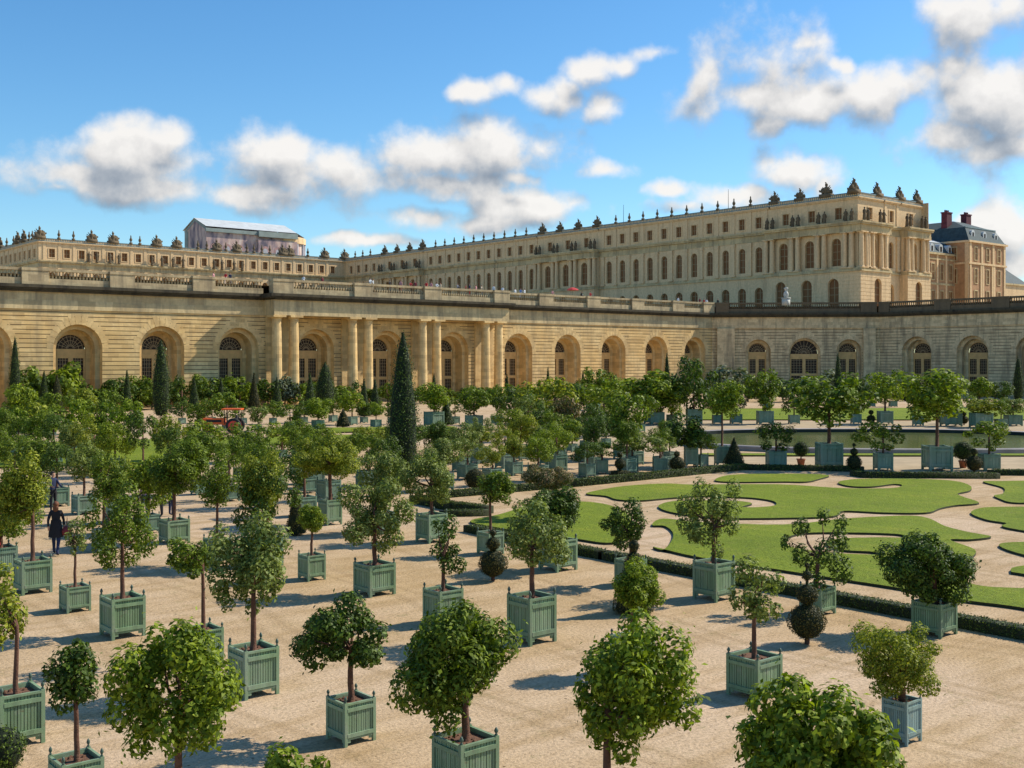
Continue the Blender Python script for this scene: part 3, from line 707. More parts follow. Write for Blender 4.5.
shrub('ball_topiary', *G(475, 491), balls_profile([(.50, .58)]), .06, M['yew'], 65, 'round dark yew ball just behind the hedge corner of the parterre', 'topiary', YG, rough=.012)
shrub('flat_topiary', *G(620, 478.5), [(.05, .12), (.55, .13), (.56, .36), (.1, .40)]+balls_profile([(.30, .78), (.16, 1.25)]), .06, M['yew'], 66, 'yew with a flat disc base and a ball, behind the lawn hedge', 'topiary', YG, rough=.012)
shrub('ball_topiary', *G(677, 474), balls_profile([(.44, .55), (.17, 1.1)]), .06, M['yew'], 67, 'round yew ball near the corner of the lawn hedge left of the pool', 'topiary', YG, rough=.012)
shrub('cone_topiary', *G(734, 467.5), cone_profile(1.75, .62), .07, M['yew'], 68, 'dark yew cone between two boxes at the left front of the pool', 'topiary', YG, rough=.012)
shrub('stacked_ball_topiary', *G(854, 471.5), balls_profile([(.42, .5), (.22, 1.1), (.1, 1.5)]), .06, M['yew'], 69, 'stacked-ball yew in front of the pool between the big tree and the short one', 'topiary', YG, rough=.012)
shrub('stacked_ball_topiary', *G(974, 472), balls_profile([(.45, .5), (.2, 1.12)]), .06, M['yew'], 70, 'round yew with a small top at right front of the pool', 'topiary', YG, rough=.012)
shrub('stacked_ball_topiary', *G(871, 424), balls_profile([(.42, .5), (.25, 1.15)]), .09, M['yew'], 71, 'stacked-ball yew beyond the pool', 'topiary', YG, rough=.012)
shrub('ball_topiary', *G(940, 424), balls_profile([(.40, .5), (.25, 1.1)]), .09, M['yew'], 72, 'dark yew beyond the pool left of the large box at right', 'topiary', YG, rough=.012)
shrub('ball_topiary', *G(964, 425), balls_profile([(.42, .5), (.25, 1.1)]), .09, M['yew'], 73, 'dark yew between the two large boxes beyond the pool', 'topiary', YG, rough=.012)
for k, (x, yb, lab) in enumerate([(801, 466, 'round bush in a small terracotta pot left of the biggest box at the pool'), (963, 468, 'round bush in a terracotta pot right of the second big box at the pool')]):
    e, n = G(x, yb); r = empty('potted_bush', (e, n, 0), 0, label=lab, cat='potted bush', group='round bushes in terracotta pots by the pool')
    p_ = MB(); p_.lathe([(.17, 0), (.24, .36), (.27, .38), (.27, .43), (.22, .43), (.2, .36)], seg=14); p_.build('pot', M['terra'], r, True, world=False)
    link('crown', solid_foliage('crown', balls_profile([(.46+.1*k, 1.0)]), .07, M['cyp'], 80+k), r)
    t = MB(); t.tube([(0, 0, .3), (0, 0, .8)], [.04, .04], 6); t.build('trunk', M['trunk'], r, True, world=False)

def before_wall(x, d, m=4.0):
    e, n = at(x, d); k = 1.0
    lim = 144-m-(2.6 if 268 < x < 510 else 0)
    if n > lim: k = min(k, lim/n)
    if e+n > 317-m*1.3: k = min(k, (317-m*1.3)/(e+n))
    if e > 195.6-m: k = min(k, (195.6-m)/e)
    return d*k
def cyp(x, yb, yt, w, label, name='cypress', mat='cyp', p=2.2, leaf=.11, seed=0):
    d = before_wall(x, dist_at(yb), 7.5); e, n = at(x, d); H = EYE-(yt-HOR)*d/FOC; r = w*d/FOC/2*(1.25 if p < 1.5 else 1)
    prof = [(.06, .25), (r*.6, .35)]+[(max(.03, r*(.72+.24*math.sin(PI*min(1, t*1.5)))*(1-t**5)), .35+(H-.35)*t) for t in [k/12 for k in range(1, 13)]]
    if p < 1.5: prof = cone_profile(H, r, .15, .05, 1.05)
    return shrub(name, e, n, prof, leaf, M[mat], 200+seed, label, 'cypress' if name == 'cypress' else 'topiary', 'slender evergreens along the gallery' if yb < 430 else None, rough=.03 if p < 1.5 else .10)
cyp(403, 484, 332, 31, 'tallest dark cypress, standing alone left of centre among the boxes', leaf=.10, seed=1)
cyp(161, 418, 340, 18, 'thick dark cypress before the second arch from the left', leaf=.16, seed=2)
cyp(15, 410, 337, 12, 'narrow cypress at the far left edge', leaf=.15, seed=3)
cyp(838, 402, 354, 8, 'pencil cypress right of the central corner arch', leaf=.15, seed=4)
cyp(1018, 402, 357, 10, 'dark cypress at the foot of the wing by the right edge', leaf=.15, seed=5)
cyp(667, 402, 353, 7, 'pencil cypress before the wall between the last two lit arches', leaf=.15, seed=6)
cyp(325, 412, 362, 20, 'bushy dark evergreen column before the portico arch', leaf=.16, seed=7)
for k, (x, yb, yt, w, lab) in enumerate([
    (44, 411, 371, 12, 'dark cone left of the leftmost whole arch'), (57, 414, 375, 14, 'brownish cone under the leftmost whole arch'),
    (127, 409, 370, 10, 'tall thin cone left of the thick dark cypress'), (194, 412, 377, 10, 'clipped cone between the second and third arches'),
    (221, 408, 378, 9, 'cone under the left side of the third arch'), (254, 406, 373, 10, 'brown cone right of the third arch'),
    (277, 407, 377, 9, 'dark cone under the first portico columns'), (310, 415, 373, 12, 'cone beside the first portico arch'),
    (364, 417, 379, 10, 'left cone of the pair left of the tallest cypress'), (375, 416, 380, 11, 'right cone of the pair left of the tallest cypress'),
    (343, 428, 409, 12, 'small brown cone on the sand before the portico'), (297, 427, 408, 11, 'little brown cone left of a bright boxed tree'),
    (434, 404, 374, 8, 'dark cone between the third pair of portico columns'), (507, 402, 374, 6, 'thin cone right of the last portico columns'),
    (548, 400, 367, 6, 'thin cone right of the first arch past the portico'), (583, 402, 371, 7, 'thin dark cone under the second arch past the portico'),
    (616, 402, 374, 6, 'thin cone under the third arch past the portico'), (720, 405, 372, 11, 'dark cone at the gallery corner'),
    (735, 404, 376, 8, 'smaller cone right of the gallery corner'), (906, 401, 378, 9, 'dark cone below the first arch of the east wing'),
    (446, 426, 398, 13, 'dark cone between the two large boxes before the portico')]):
    cyp(x, yb, yt, w, lab, 'cone_topiary', 'yew' if 'brown' in lab else 'cyp', 1.0, .14, 10+k)
# round shrubs and small trees planted at the foot of the wall
def free_tree(x, yb, yt, w, tone, label, k, cls='far'):
    d = before_wall(x, dist_at(yb), 5.5 if k % 2 else 3.2); e, n = at(x, d); H = EYE-(yt-HOR)*d/FOC; W = w*d/FOC*1.38; z0 = max(.15, H-W*1.25)
    r = empty('standard_tree', (e, n, 0), 0, label=label, cat='tree', group='leafy trees at the foot of the gallery')
    me, C = crown_template(tone, k % 4, 'vfar'); link('crown', me, r, (0, 0, (z0+H)/2), (W/2, W/2, (H-z0)/1.8), k*1.3)
    t = MB(); t.tube([(0, 0, 0), (0, 0, (z0+H)/2)], [.12, .07], 6); t.build('trunk', M['trunk'], r, True, world=False)
wl = [(30, 405, 362, 26, 'fm'), (76, 400, 380, 30, 'fd'), (46, 402, 374, 26, 'fd'), (104, 402, 388, 26, 'fd'), (152, 402, 384, 22, 'fm'), (170, 402, 380, 22, 'fd'), (252, 402, 382, 24, 'fd'), (326, 402, 386, 24, 'fd'), (372, 402, 388, 22, 'fd'),  (128, 402, 380, 24, 'fd'), (212, 402, 382, 26, 'fd'), (316, 402, 380, 26, 'fd'), (420, 403, 388, 24, 'fd'), (444, 403, 386, 24, 'fm'), (600, 402, 386, 28, 'fd'), (660, 402, 384, 26, 'fd'), (62, 402, 361, 40, 'fb'), (92, 406, 386, 28, 'fm'), (112, 403, 375, 26, 'fd'), (142, 404, 372, 24, 'fm'), (182, 402, 372, 24, 'fd'), (198, 404, 371, 18, 'fm'), (225, 404, 371, 26, 'fm'), (240, 402, 376, 22, 'fb'), (268, 402, 378, 20, 'fd'), (285, 404, 374, 24, 'fo'), (300, 402, 381, 22, 'fm'), (340, 404, 382, 24, 'fm'), (354, 403, 378, 16, 'fd'), (388, 404, 381, 18, 'fm'), (455, 402, 392, 16, 'fd'), (470, 404, 386, 22, 'fd'), (490, 404, 384, 20, 'fm'), (512, 404, 382, 24, 'fm'), (530, 404, 388, 22, 'fd'), (552, 402, 384, 26, 'fb'), (575, 404, 380, 18, 'fd'), (618, 404, 377, 26, 'fm'), (640, 404, 384, 26, 'fd'), (722, 400, 362, 40, 'fo'), (748, 402, 374, 18, 'fo'), (783, 402, 376, 26, 'fd'), (806, 402, 378, 26, 'fo'), (826, 401, 366, 34, 'fo'), (850, 402, 378, 22, 'fd'), (866, 402, 384, 20, 'fd'), (905, 401, 386, 20, 'fd'), (924, 401, 384, 24, 'fd'), (950, 400, 388, 22, 'fd'), (995, 400, 386, 20, 'fd')]
wl.sort(key=lambda t: t[0])
for i, (x, yb, yt, w, tone) in enumerate(wl):
    where = 'gallery' if x < 710 else 'shaded corner and wing'
    j = i if x < 710 else i-39
    lab = f'{TONE[tone]} leafy tree at the wall foot, number {j+1} from left along the sunlit gallery' if x < 710 else f'{TONE[tone]} leafy tree at the wall foot, {ordn(j)} from left under the shaded corner'
    if x < 710: lab = f'{TONE[tone]} leafy tree at the wall foot, ' + (ordn(j) if j < 20 else ordn(38-j)) + (' from left along the sunlit gallery' if j < 20 else ' counting leftwards from the gallery corner')
    free_tree(x, yb, yt, w, tone, lab, i)

def hedge(pts, w, h, label, leaf=.055, seed=0):
    rng = np.random.default_rng(seed); mb_v = []; mb_f = []; P = []; Nn = []
    pts = [np.array(p) for p in pts]
    for a, b_ in zip(pts, pts[1:]):
        L = np.linalg.norm(b_-a); t = (b_-a)/L; q = np.array([-t[1], t[0]])
        a2, b2 = a-t*w*.45, b_+t*w*.45
        base = len(mb_v)
        for z in (0, h*.93):
            for c, sgn in ((a2, -1), (b2, -1), (b2, 1), (a2, 1)):
                v = c+q*w*.46*sgn; mb_v.append((v[0], v[1], z))
        for f in ((0, 1, 5, 4), (1, 2, 6, 5), (2, 3, 7, 6), (3, 0, 4, 7), (4, 5, 6, 7)): mb_f.append(tuple(base+i for i in f))
        n = int(L*(w+2*h)/(leaf*leaf*.5)*1.2)
        n = min(n, 14000)
        s = rng.uniform(0, L, n); side = rng.choice(3, n, p=[h/(w+2*h), w/(w+2*h), h/(w+2*h)])
        u = rng.uniform(-.5, .5, n)*w; z = rng.uniform(0, h, n)
        off = np.where(side == 0, -w/2, np.where(side == 2, w/2, u)); zz = np.where(side == 1, h, z)
        off = off+rng.normal(size=n)*.015; zz = zz+rng.normal(size=n)*.015
        P.append(np.stack([a[0]+t[0]*s+q[0]*off, a[1]+t[1]*s+q[1]*off, zz], 1))
        nn = np.stack([np.where(side == 1, 0, np.sign(off)*q[0]), np.where(side == 1, 0, np.sign(off)*q[1]), np.where(side == 1, 1., .1)], 1)
        Nn.append(nn+rng.normal(size=(n, 3))*.5)
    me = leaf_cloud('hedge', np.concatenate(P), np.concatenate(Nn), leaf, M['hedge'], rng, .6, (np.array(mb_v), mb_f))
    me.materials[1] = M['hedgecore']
    o = link('hedge', me); tag(o, label, 'hedge')
hedge([(25.05, -2), (25.05, 25)], .5, .26, 'long low clipped hedge running along the near side of the lawn parterre', seed=1)
hedge([(25.05, 25.3), (25.05, 28.6), G(472, 532)], .5, .26, 'short low hedge closing the near left corner of the parterre', seed=2)
hedge([G(573, 486.5), G(744, 469.5)], .55, .34, 'low clipped hedge along the far left side of the lawn parterre', leaf=.08, seed=3)
hedge([G(573, 486.5), G(515, 491.5), G(440, 498)], .5, .3, 'low hedge continuing left of the lawn past the round yew ball', leaf=.07, seed=4)
hedge([G(417, 503), G(452, 510), G(485, 513.5)], .55, .34, 'curved hedge piece below the airy pale tree', leaf=.06, seed=5)
hedge([G(444, 516.5), G(484, 515.5)], .4, .25, 'short strip of box edging behind the airy pale tree', leaf=.06, seed=6)
hedge([G(744, 469.8), G(860, 471.5)], .45, .3, 'low dark hedge along the path at the left front of the pool', leaf=.08, seed=7)
hedge([G(855, 476), G(865, 477.6), G(995, 478.4)], .45, .3, 'low hedge before the centre of the pool', leaf=.08, seed=8)
hedge([G(992, 475), G(1100, 476)], .45, .3, 'low hedge before the right end of the pool', leaf=.08, seed=9)

# ------------------------------------------------------------------ architecture helpers
def cell_grid(mb, fr, a, b_, z0, z1, op, o_fn, zs, m=0, jm=0, ob=0.):
    """front face of one bay with an opening op=(cx, r, zspring, zbase, arched)"""
    for za, zb in zip(zs, zs[1:]):
        zm = (za+zb)/2; o = o_fn(zm); mm_ = m; m0 = m
        if o < ob-1e-6: m = jm
        if op:
            cx, r, sp, bs, ar, top = op
            def half(z):
                if z <= sp: return r
                return math.sqrt(max(0, r*r-(z-sp)**2))
            if bs <= zm <= top:
                ha, hb = (half(za), half(zb)) if ar else (r, r)
                mb.quad(fr(a, o, za), fr(cx-ha, o, za), fr(cx-hb, o, zb), fr(a, o, zb), m)
                mb.quad(fr(cx+ha, o, za), fr(b_, o, za), fr(b_, o, zb), fr(cx+hb, o, zb), m)
                m = m0; continue
        mb.quad(fr(a, o, za), fr(b_, o, za), fr(b_, o, zb), fr(a, o, zb), m); m = m0
def facade(mb, fr, s0, s1, z0, z1, ops, course=None, groove=.07, o0=0., m=0, mj=None):
    """ops: list of (cx, r, zspring, zbase, arched, ztop) sorted; course = height of the rusticated courses"""
    edges = [s0]+[(p[0]+q[0])/2 for p, q in zip(ops, ops[1:])]+[s1] if ops else [s0, s1]
    zset = {z0, z1}; gz = []; jm = mj if mj is not None else m
    if course:
        z = z0+course
        while z < z1-.05: gz.append((z-.045, z+.045)); z += course
    for g0, g1 in gz: zset |= {g0, g1}
    def o_fn(z):
        for g0, g1 in gz:
            if g0 < z < g1: return o0-groove
        return o0
    cells = list(zip(edges, edges[1:]))
    for i, (a, b_) in enumerate(cells):
        op = ops[i] if ops else None
        zl = set(zset)
        if op:
            cx, r, sp, bs, ar, top = op; zl |= {bs, top, sp} if ar else {bs, top}
            if ar: zl |= {sp+r*math.sin(PI/2*k/12) for k in range(13)}
        zl = sorted(z for z in zl if z0-1e-6 <= z <= z1+1e-6)
        zs = [zl[0]]
        for z in zl[1:]:
            if z-zs[-1] > 1e-4: zs.append(z)
        cell_grid(mb, fr, a, b_, z0, z1, op, o_fn, zs, m, jm, o0)
        for g0, g1 in gz:                                   # ledges of the joints
            for g_ in (g0, g1):
                if op and op[3] < g_ < op[5]:
                    cx, r, sp = op[:3]; hf = r if g_ <= sp or not op[4] else math.sqrt(max(0, r*r-(g_-sp)**2))
                    mb.quad(fr(a, o0-groove, g_), fr(cx-hf, o0-groove, g_), fr(cx-hf, o0, g_), fr(a, o0, g_), m)
                    mb.quad(fr(cx+hf, o0-groove, g_), fr(b_, o0-groove, g_), fr(b_, o0, g_), fr(cx+hf, o0, g_), m)
                else:
                    mb.quad(fr(a, o0-groove, g_), fr(b_, o0-groove, g_), fr(b_, o0, g_), fr(a, o0, g_), m)
def arch_pts(cx, r, sp, bs, n=16):
    return [(cx-r, bs)]+[(cx-r*math.cos(PI*k/n), sp+r*math.sin(PI*k/n)) for k in range(n+1)]+[(cx+r, bs)]
def barrel(mb, fr, cx, r, sp, bs, oa, ob, m=0, n=16):
    p = arch_pts(cx, r, sp, bs, n)
    for (s0, z0), (s1, z1) in zip(p, p[1:]):
        mb.quad(fr(s0, oa, z0), fr(s1, oa, z1), fr(s1, ob, z1), fr(s0, ob, z0), m)
def ring(mb, fr, cx, r1, r2, sp, sp2, bs, o, m=0, n=16):
    p = arch_pts(cx, r1, sp, bs, n); q = arch_pts(cx, r2, sp2, bs, n)
    for i in range(len(p)-1):
        mb.quad(fr(p[i][0], o, p[i][1]), fr(p[i+1][0], o, p[i+1][1]), fr(q[i+1][0], o, q[i+1][1]), fr(q[i][0], o, q[i][1]), m)
def fill(mb, fr, cx, r, sp, bs, o, m=0, n=16):
    p = arch_pts(cx, r, sp, bs, n); mb.add([fr(s_, o, z) for s_, z in p], [tuple(range(len(p)))], m)
def fbox(mb, fr, s0, s1, o0, o1, z0, z1, m=0): mb.box(s0, s1, o0, o1, z0, z1, m, fr.P)

def orangery_window(par, fr, cx, o, r=1.8, sp=7.76, wood='wood'):
    w = MB()
    ring(w, fr, cx, r+.16, r, sp, sp, 0, o+.05)
    fbox(w, fr, cx-r, cx+r, o-.02, o+.16, 6.75, sp-.02)                  # transom
    fbox(w, fr, cx-.3, cx+.3, o-.02, o+.14, 0, 6.75)
    for sg in (-1, 1):
        fbox(w, fr, cx+sg*(r-.09)-.09, cx+sg*(r-.09)+.09, o-.02, o+.13, 0, 6.75)
        for z0, z1 in ((6.55, 6.75), (3.35, 3.75), (0, .9)): fbox(w, fr, cx+sg*(r+.3-.12)/2-(r-.42)/2-.02, cx+sg*(r+.3-.12)/2+(r-.42)/2+.02, o-.01, o+.12, z0, z1)
    win = w.build('arched_window', M[wood], par)
    gl = MB(); fill(gl, fr, cx, r-.02, sp, .2, o-.05)
    gl.build('pane', M['glass'], win)
    br = MB()
    for rr in (.5, 1.05, 1.55):
        for k in range(14):
            a0, a1 = PI*k/14, PI*(k+1)/14
            for q, t in ((rr-.035, rr+.035),):
                br.quad(fr(cx-q*math.cos(a0), o, sp+q*math.sin(a0)), fr(cx-q*math.cos(a1), o, sp+q*math.sin(a1)), fr(cx-t*math.cos(a1), o, sp+t*math.sin(a1)), fr(cx-t*math.cos(a0), o, sp+t*math.sin(a0)))
    for k in range(1, 10):
        a0 = PI*k/10; c_, s_ = math.cos(a0), math.sin(a0); t = .035
        br.quad(fr(cx-.3*c_-t*s_, o+.01, sp+.3*s_-t*c_), fr(cx-.3*c_+t*s_, o+.01, sp+.3*s_+t*c_), fr(cx-(r-.05)*c_+t*s_, o+.01, sp+(r-.05)*s_+t*c_), fr(cx-(r-.05)*c_-t*s_, o+.01, sp+(r-.05)*s_-t*c_))
    for sg in (-1, 1):
        xa, xb = sorted((cx+sg*.3, cx+sg*(r-.18)))
        for k in (1, 2, 3): x = xa+(xb-xa)*k/4; fbox(br, fr, x-.03, x+.03, o-.03, o+.03, .9, 6.55)
        z = 1.3
        while z < 6.5:
            fbox(br, fr, xa, xb, o-.03, o+.035, z-.03, z+.03); z += .5
    br.build('glazing_bars', M['bar'], win)

def arch_bay_extras(st, fr, cx, R1=3.05, sp=7.76, r2=2.45, depth=2.7, o0=0., m=0):
    barrel(st, fr, cx, R1, sp, 0, o0, o0-.9, m)
    ring(st, fr, cx, R1, r2, sp, sp, 0, o0-.9, m)
    barrel(st, fr, cx, r2, sp, 0, o0-.9, o0-depth, m)
    ring(st, fr, cx, r2, 1.9, sp, sp, 0, o0-depth, m)
    barrel(st, fr, cx, 1.9, sp, 0, o0-depth, o0-depth-.3, m)
def voussoirs(st, fr, cx, R1, sp, o, m=0, n=15, L=.8):
    for k in range(n):
        a0 = PI*(k/n)+.010; a1 = PI*((k+1)/n)-.010
        am = (a0+a1)/2; ex = L+(.6 if abs(k-n//2) < 2 else (.2 if k % 2 else 0.0))
        vs = [];
        for oo in (o-.05, o+.012):
            for rr, aa in ((R1+.01, a0), (R1+ex, a0), (R1+ex, a1), (R1+.01, a1)):
                vs.append(fr(cx-rr*math.cos(aa), oo, min(sp+rr*math.sin(aa), 12.55)))
        st.add(vs, [(4, 5, 6, 7), (0, 1, 5, 4), (1, 2, 6, 5), (2, 3, 7, 6), (3, 0, 4, 7)], m)

def balustrade(par, fr, s0, s1, piers, o, zb=15.62, pw=3.2, mat='stoneP'):
    """one part per bay: plinth, balusters and rail; piers between"""
    ps = [p for p in piers if s0 < p < s1]
    for p in ps:
        b_ = MB(); a, c = max(s0, p-pw/2), min(s1, p+pw/2)
        fbox(b_, fr, a, c, o-.6, o+.6, zb, 17.3); fbox(b_, fr, a-.05, c+.05, o-.68, o+.68, 17.3, 17.64)
        b_.build('balustrade_pier', M[mat], par)
    ed = [s0]+[x for p in ps for x in (p-pw/2, p+pw/2)]+[s1]
    for a, c in zip(ed[::2], ed[1::2]):
        if c-a < .5: continue
        b_ = MB(); fbox(b_, fr, a, c, o-.35, o+.35, zb, 16.4); fbox(b_, fr, a, c, o-.3, o+.3, 17.3, 17.62)
        n = int((c-a)/.42)
        for i in range(n):
            x = a+(i+.5)*(c-a)/n
            q = fr(x, o, 0); b_.lathe([(.10, 16.4), (.15, 16.5), (.17, 16.68), (.09, 16.95), (.08, 17.1), (.12, 17.3)], (q[0], q[1], 0), 6, 0, False)
        b_.build('balustrade', M[mat], par)

def column(par, fr, s, o, z0, z1, r, mat, name='column'):
    q = fr(s, o, 0); c = MB(); H = z1-z0
    fbox(c, fr, s-r*1.35, s+r*1.35, o-r*1.35, o+r*1.35, z0, z0+.35*r)
    c.lathe([(r*1.28, z0+.35*r), (r*1.3, z0+.6*r), (r*1.05, z0+.8*r), (r, z0+H*.3), (r*.86, z1-1.0*r), (r*.95, z1-.95*r), (r*.86, z1-.85*r), (r*.88, z1-.6*r), (r*1.2, z1-.35*r)], (q[0], q[1], 0), 16, 0, True)
    fbox(c, fr, s-r*1.3, s+r*1.3, o-r*1.3, o+r*1.3, z1-.35*r, z1)
    c.build(name, M[mat], par, True if False else False)

# ------------------------------------------------------------------ the orangery: long gallery, corner and east wing
FA = Fr((0, 144), (1, 0), (0, -1))
FD = Fr((173, 144), (.7071, -.7071), (-.7071, -.7071))
FB = Fr((195.63, 121.37), (0, -1), (-1, 0))
gal = empty('orangery_gallery', (100, 144, 0), label='long sunlit gallery with deep arches and a columned portico below the terrace', cat='orangery wall')
archA = [28, 39, 50, 61, 72, 84.2, 96.7, 109.3, 123, 134.3, 145.6, 157, 167.9]
w = MB(); SP = 7.76
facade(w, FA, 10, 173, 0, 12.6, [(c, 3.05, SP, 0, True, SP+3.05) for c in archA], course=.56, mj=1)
for c in archA: arch_bay_extras(w, FA, c); voussoirs(w, FA, c, 3.05, SP, 0)
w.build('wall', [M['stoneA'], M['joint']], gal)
for c in archA: orangery_window(gal, FA, c, -2.85)
def entab(par, fr, s0, s1, o, mf='stoneF', mc='stoneC', ends=(0, 0)):
    f = MB(); fbox(f, fr, s0, s1, -.5, o+.12, 12.6, 13.1); fbox(f, fr, s0, s1, -.5, o+.06, 13.1, 13.6); fbox(f, fr, s0, s1, -.5, o+.0, 13.6, 14.75)
    f.build('frieze', M[mf], par)
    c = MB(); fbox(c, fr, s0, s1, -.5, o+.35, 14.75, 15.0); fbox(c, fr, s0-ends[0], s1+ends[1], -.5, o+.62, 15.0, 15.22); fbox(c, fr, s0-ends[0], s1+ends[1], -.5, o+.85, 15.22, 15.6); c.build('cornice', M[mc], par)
entab(gal, FA, 10, 75.8, .05); entab(gal, FA, 118.4, 173, .05)
entab(gal, FA, 75.81, 118.39, 2.95, ends=(.8, .8))
for pr_ in (78, 90.4, 103, 115.5):
    for dx in (-1.35, 1.35): column(gal, FA, pr_+dx, 2.2, 0, 12.6, .76, 'stoneA')
    pb = MB(); fbox(pb, FA, pr_-1.9, pr_+1.9, -.05, .25, 0, 12.58); pb.build('pilaster', M['stoneA'], gal)
pA = [22.5, 33.5, 44.6, 55.4, 66.6]+[77.2, 90.4, 103, 116.8]+[128.7, 140, 151.3, 162.4, 171.3]
balustrade(gal, FA, 10, 75.5, pA, .1); balustrade(gal, FA, 75.5, 118.6, pA, 2.6); balustrade(gal, FA, 118.6, 173, pA, .1)

cor = empty('orangery_corner', (184, 133, 0), label='shaded angled corner of the gallery with one wide ochre door arch', cat='orangery wall')
w = MB()
opsD = [(8.9, 2.4, 8.0, 0, True, 10.4), (17.8, 3.05, 7.6, 0, True, 10.65), (26.3, 2.4, 8.0, 0, True, 10.4)]
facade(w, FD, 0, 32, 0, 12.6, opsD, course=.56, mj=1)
for c, r_, s_, *_ in opsD: voussoirs(w, FD, c, r_, s_, 0)
for c in (8.9, 26.3):
    barrel(w, FD, c, 2.4, 8.0, 0, 0, -1.4); ring(w, FD, c, 2.4, 1.75, 8.0, 8.0, 0, -1.4); barrel(w, FD, c, 1.75, 8.0, 0, -1.4, -1.9)
barrel(w, FD, 17.8, 3.05, 7.6, 0, 0, -.55); ring(w, FD, 17.8, 3.05, 2.72, 7.6, 7.6, 0, -.55); barrel(w, FD, 17.8, 2.72, 7.6, 0, -.55, -.9)
fbox(w, FD, .9, 4.3, 0, .7, 0, 12.58); fbox(w, FD, 28.9, 31.2, 0, .7, 0, 12.58)
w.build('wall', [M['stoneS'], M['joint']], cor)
orangery_window(cor, FD, 8.9, -1.75, 1.66, 8.0, 'wood'); orangery_window(cor, FD, 26.3, -1.75, 1.66, 8.0, 'wood'); orangery_window(cor, FD, 17.8, -.8, 2.62, 7.6, 'wood')
entab(cor, FD, 0, 32, .1, mf='stoneS'); balustrade(cor, FD, .6, 31.4, [1.6, 30], .1, mat='stoneD');  # dark stone puts the backlit shade into the corner balustrade's colour
for c in (4.3, 13.3, 22.2):
    pass
wing = empty('orangery_wing', (195.6, 95, 0), label='shaded east wing of the orangery with deep arched windows at right', cat='orangery wall')
archB = [7.9, 18.9, 29.9, 40.9, 51.9]
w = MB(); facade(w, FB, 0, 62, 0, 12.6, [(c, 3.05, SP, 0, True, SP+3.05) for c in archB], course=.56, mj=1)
for c in archB: arch_bay_extras(w, FB, c, depth=2.1); voussoirs(w, FB, c, 3.05, SP, 0)
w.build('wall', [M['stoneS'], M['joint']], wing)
for c in archB: orangery_window(wing, FB, c, -2.25)
entab(wing, FB, 0, 62, .05, mf='stoneS'); balustrade(wing, FB, 0.3, 62, [.9, 13.4, 24.4, 35.4, 46.4, 57.4], .1, mat='stoneD')  # wing balustrade coloured dark to stand for its backlit shade
# terrace on top of the gallery
tr_ = MB(); tr_.add([(10, 143.6, TER), (172.8, 143.6, TER), (195.3, 121.2, TER), (195.3, 59, TER), (900, 59, TER), (900, 900, TER), (10, 900, TER)], [(0, 1, 2, 3, 4, 5, 6)])
tr_.build('terrace_ground', M['pale_gravel'], kind='structure')
# side wall closing the terrace to the west and south, out of frame
cw_ = MB(); cw_.box(9.4, 10, 144, 400, 0, 16.4); cw_.build('retaining_wall', M['stoneA'], label='plain retaining wall at the west end of the terrace', cat='wall')
# white marble statue on the wing terrace
def lathe_obj(name, prof, loc, mat, seg=12, **k):
    b_ = MB(); b_.lathe(prof, (0, 0, 0), seg); o = b_.build(name, mat, None, True, **k); o.location = loc; return o

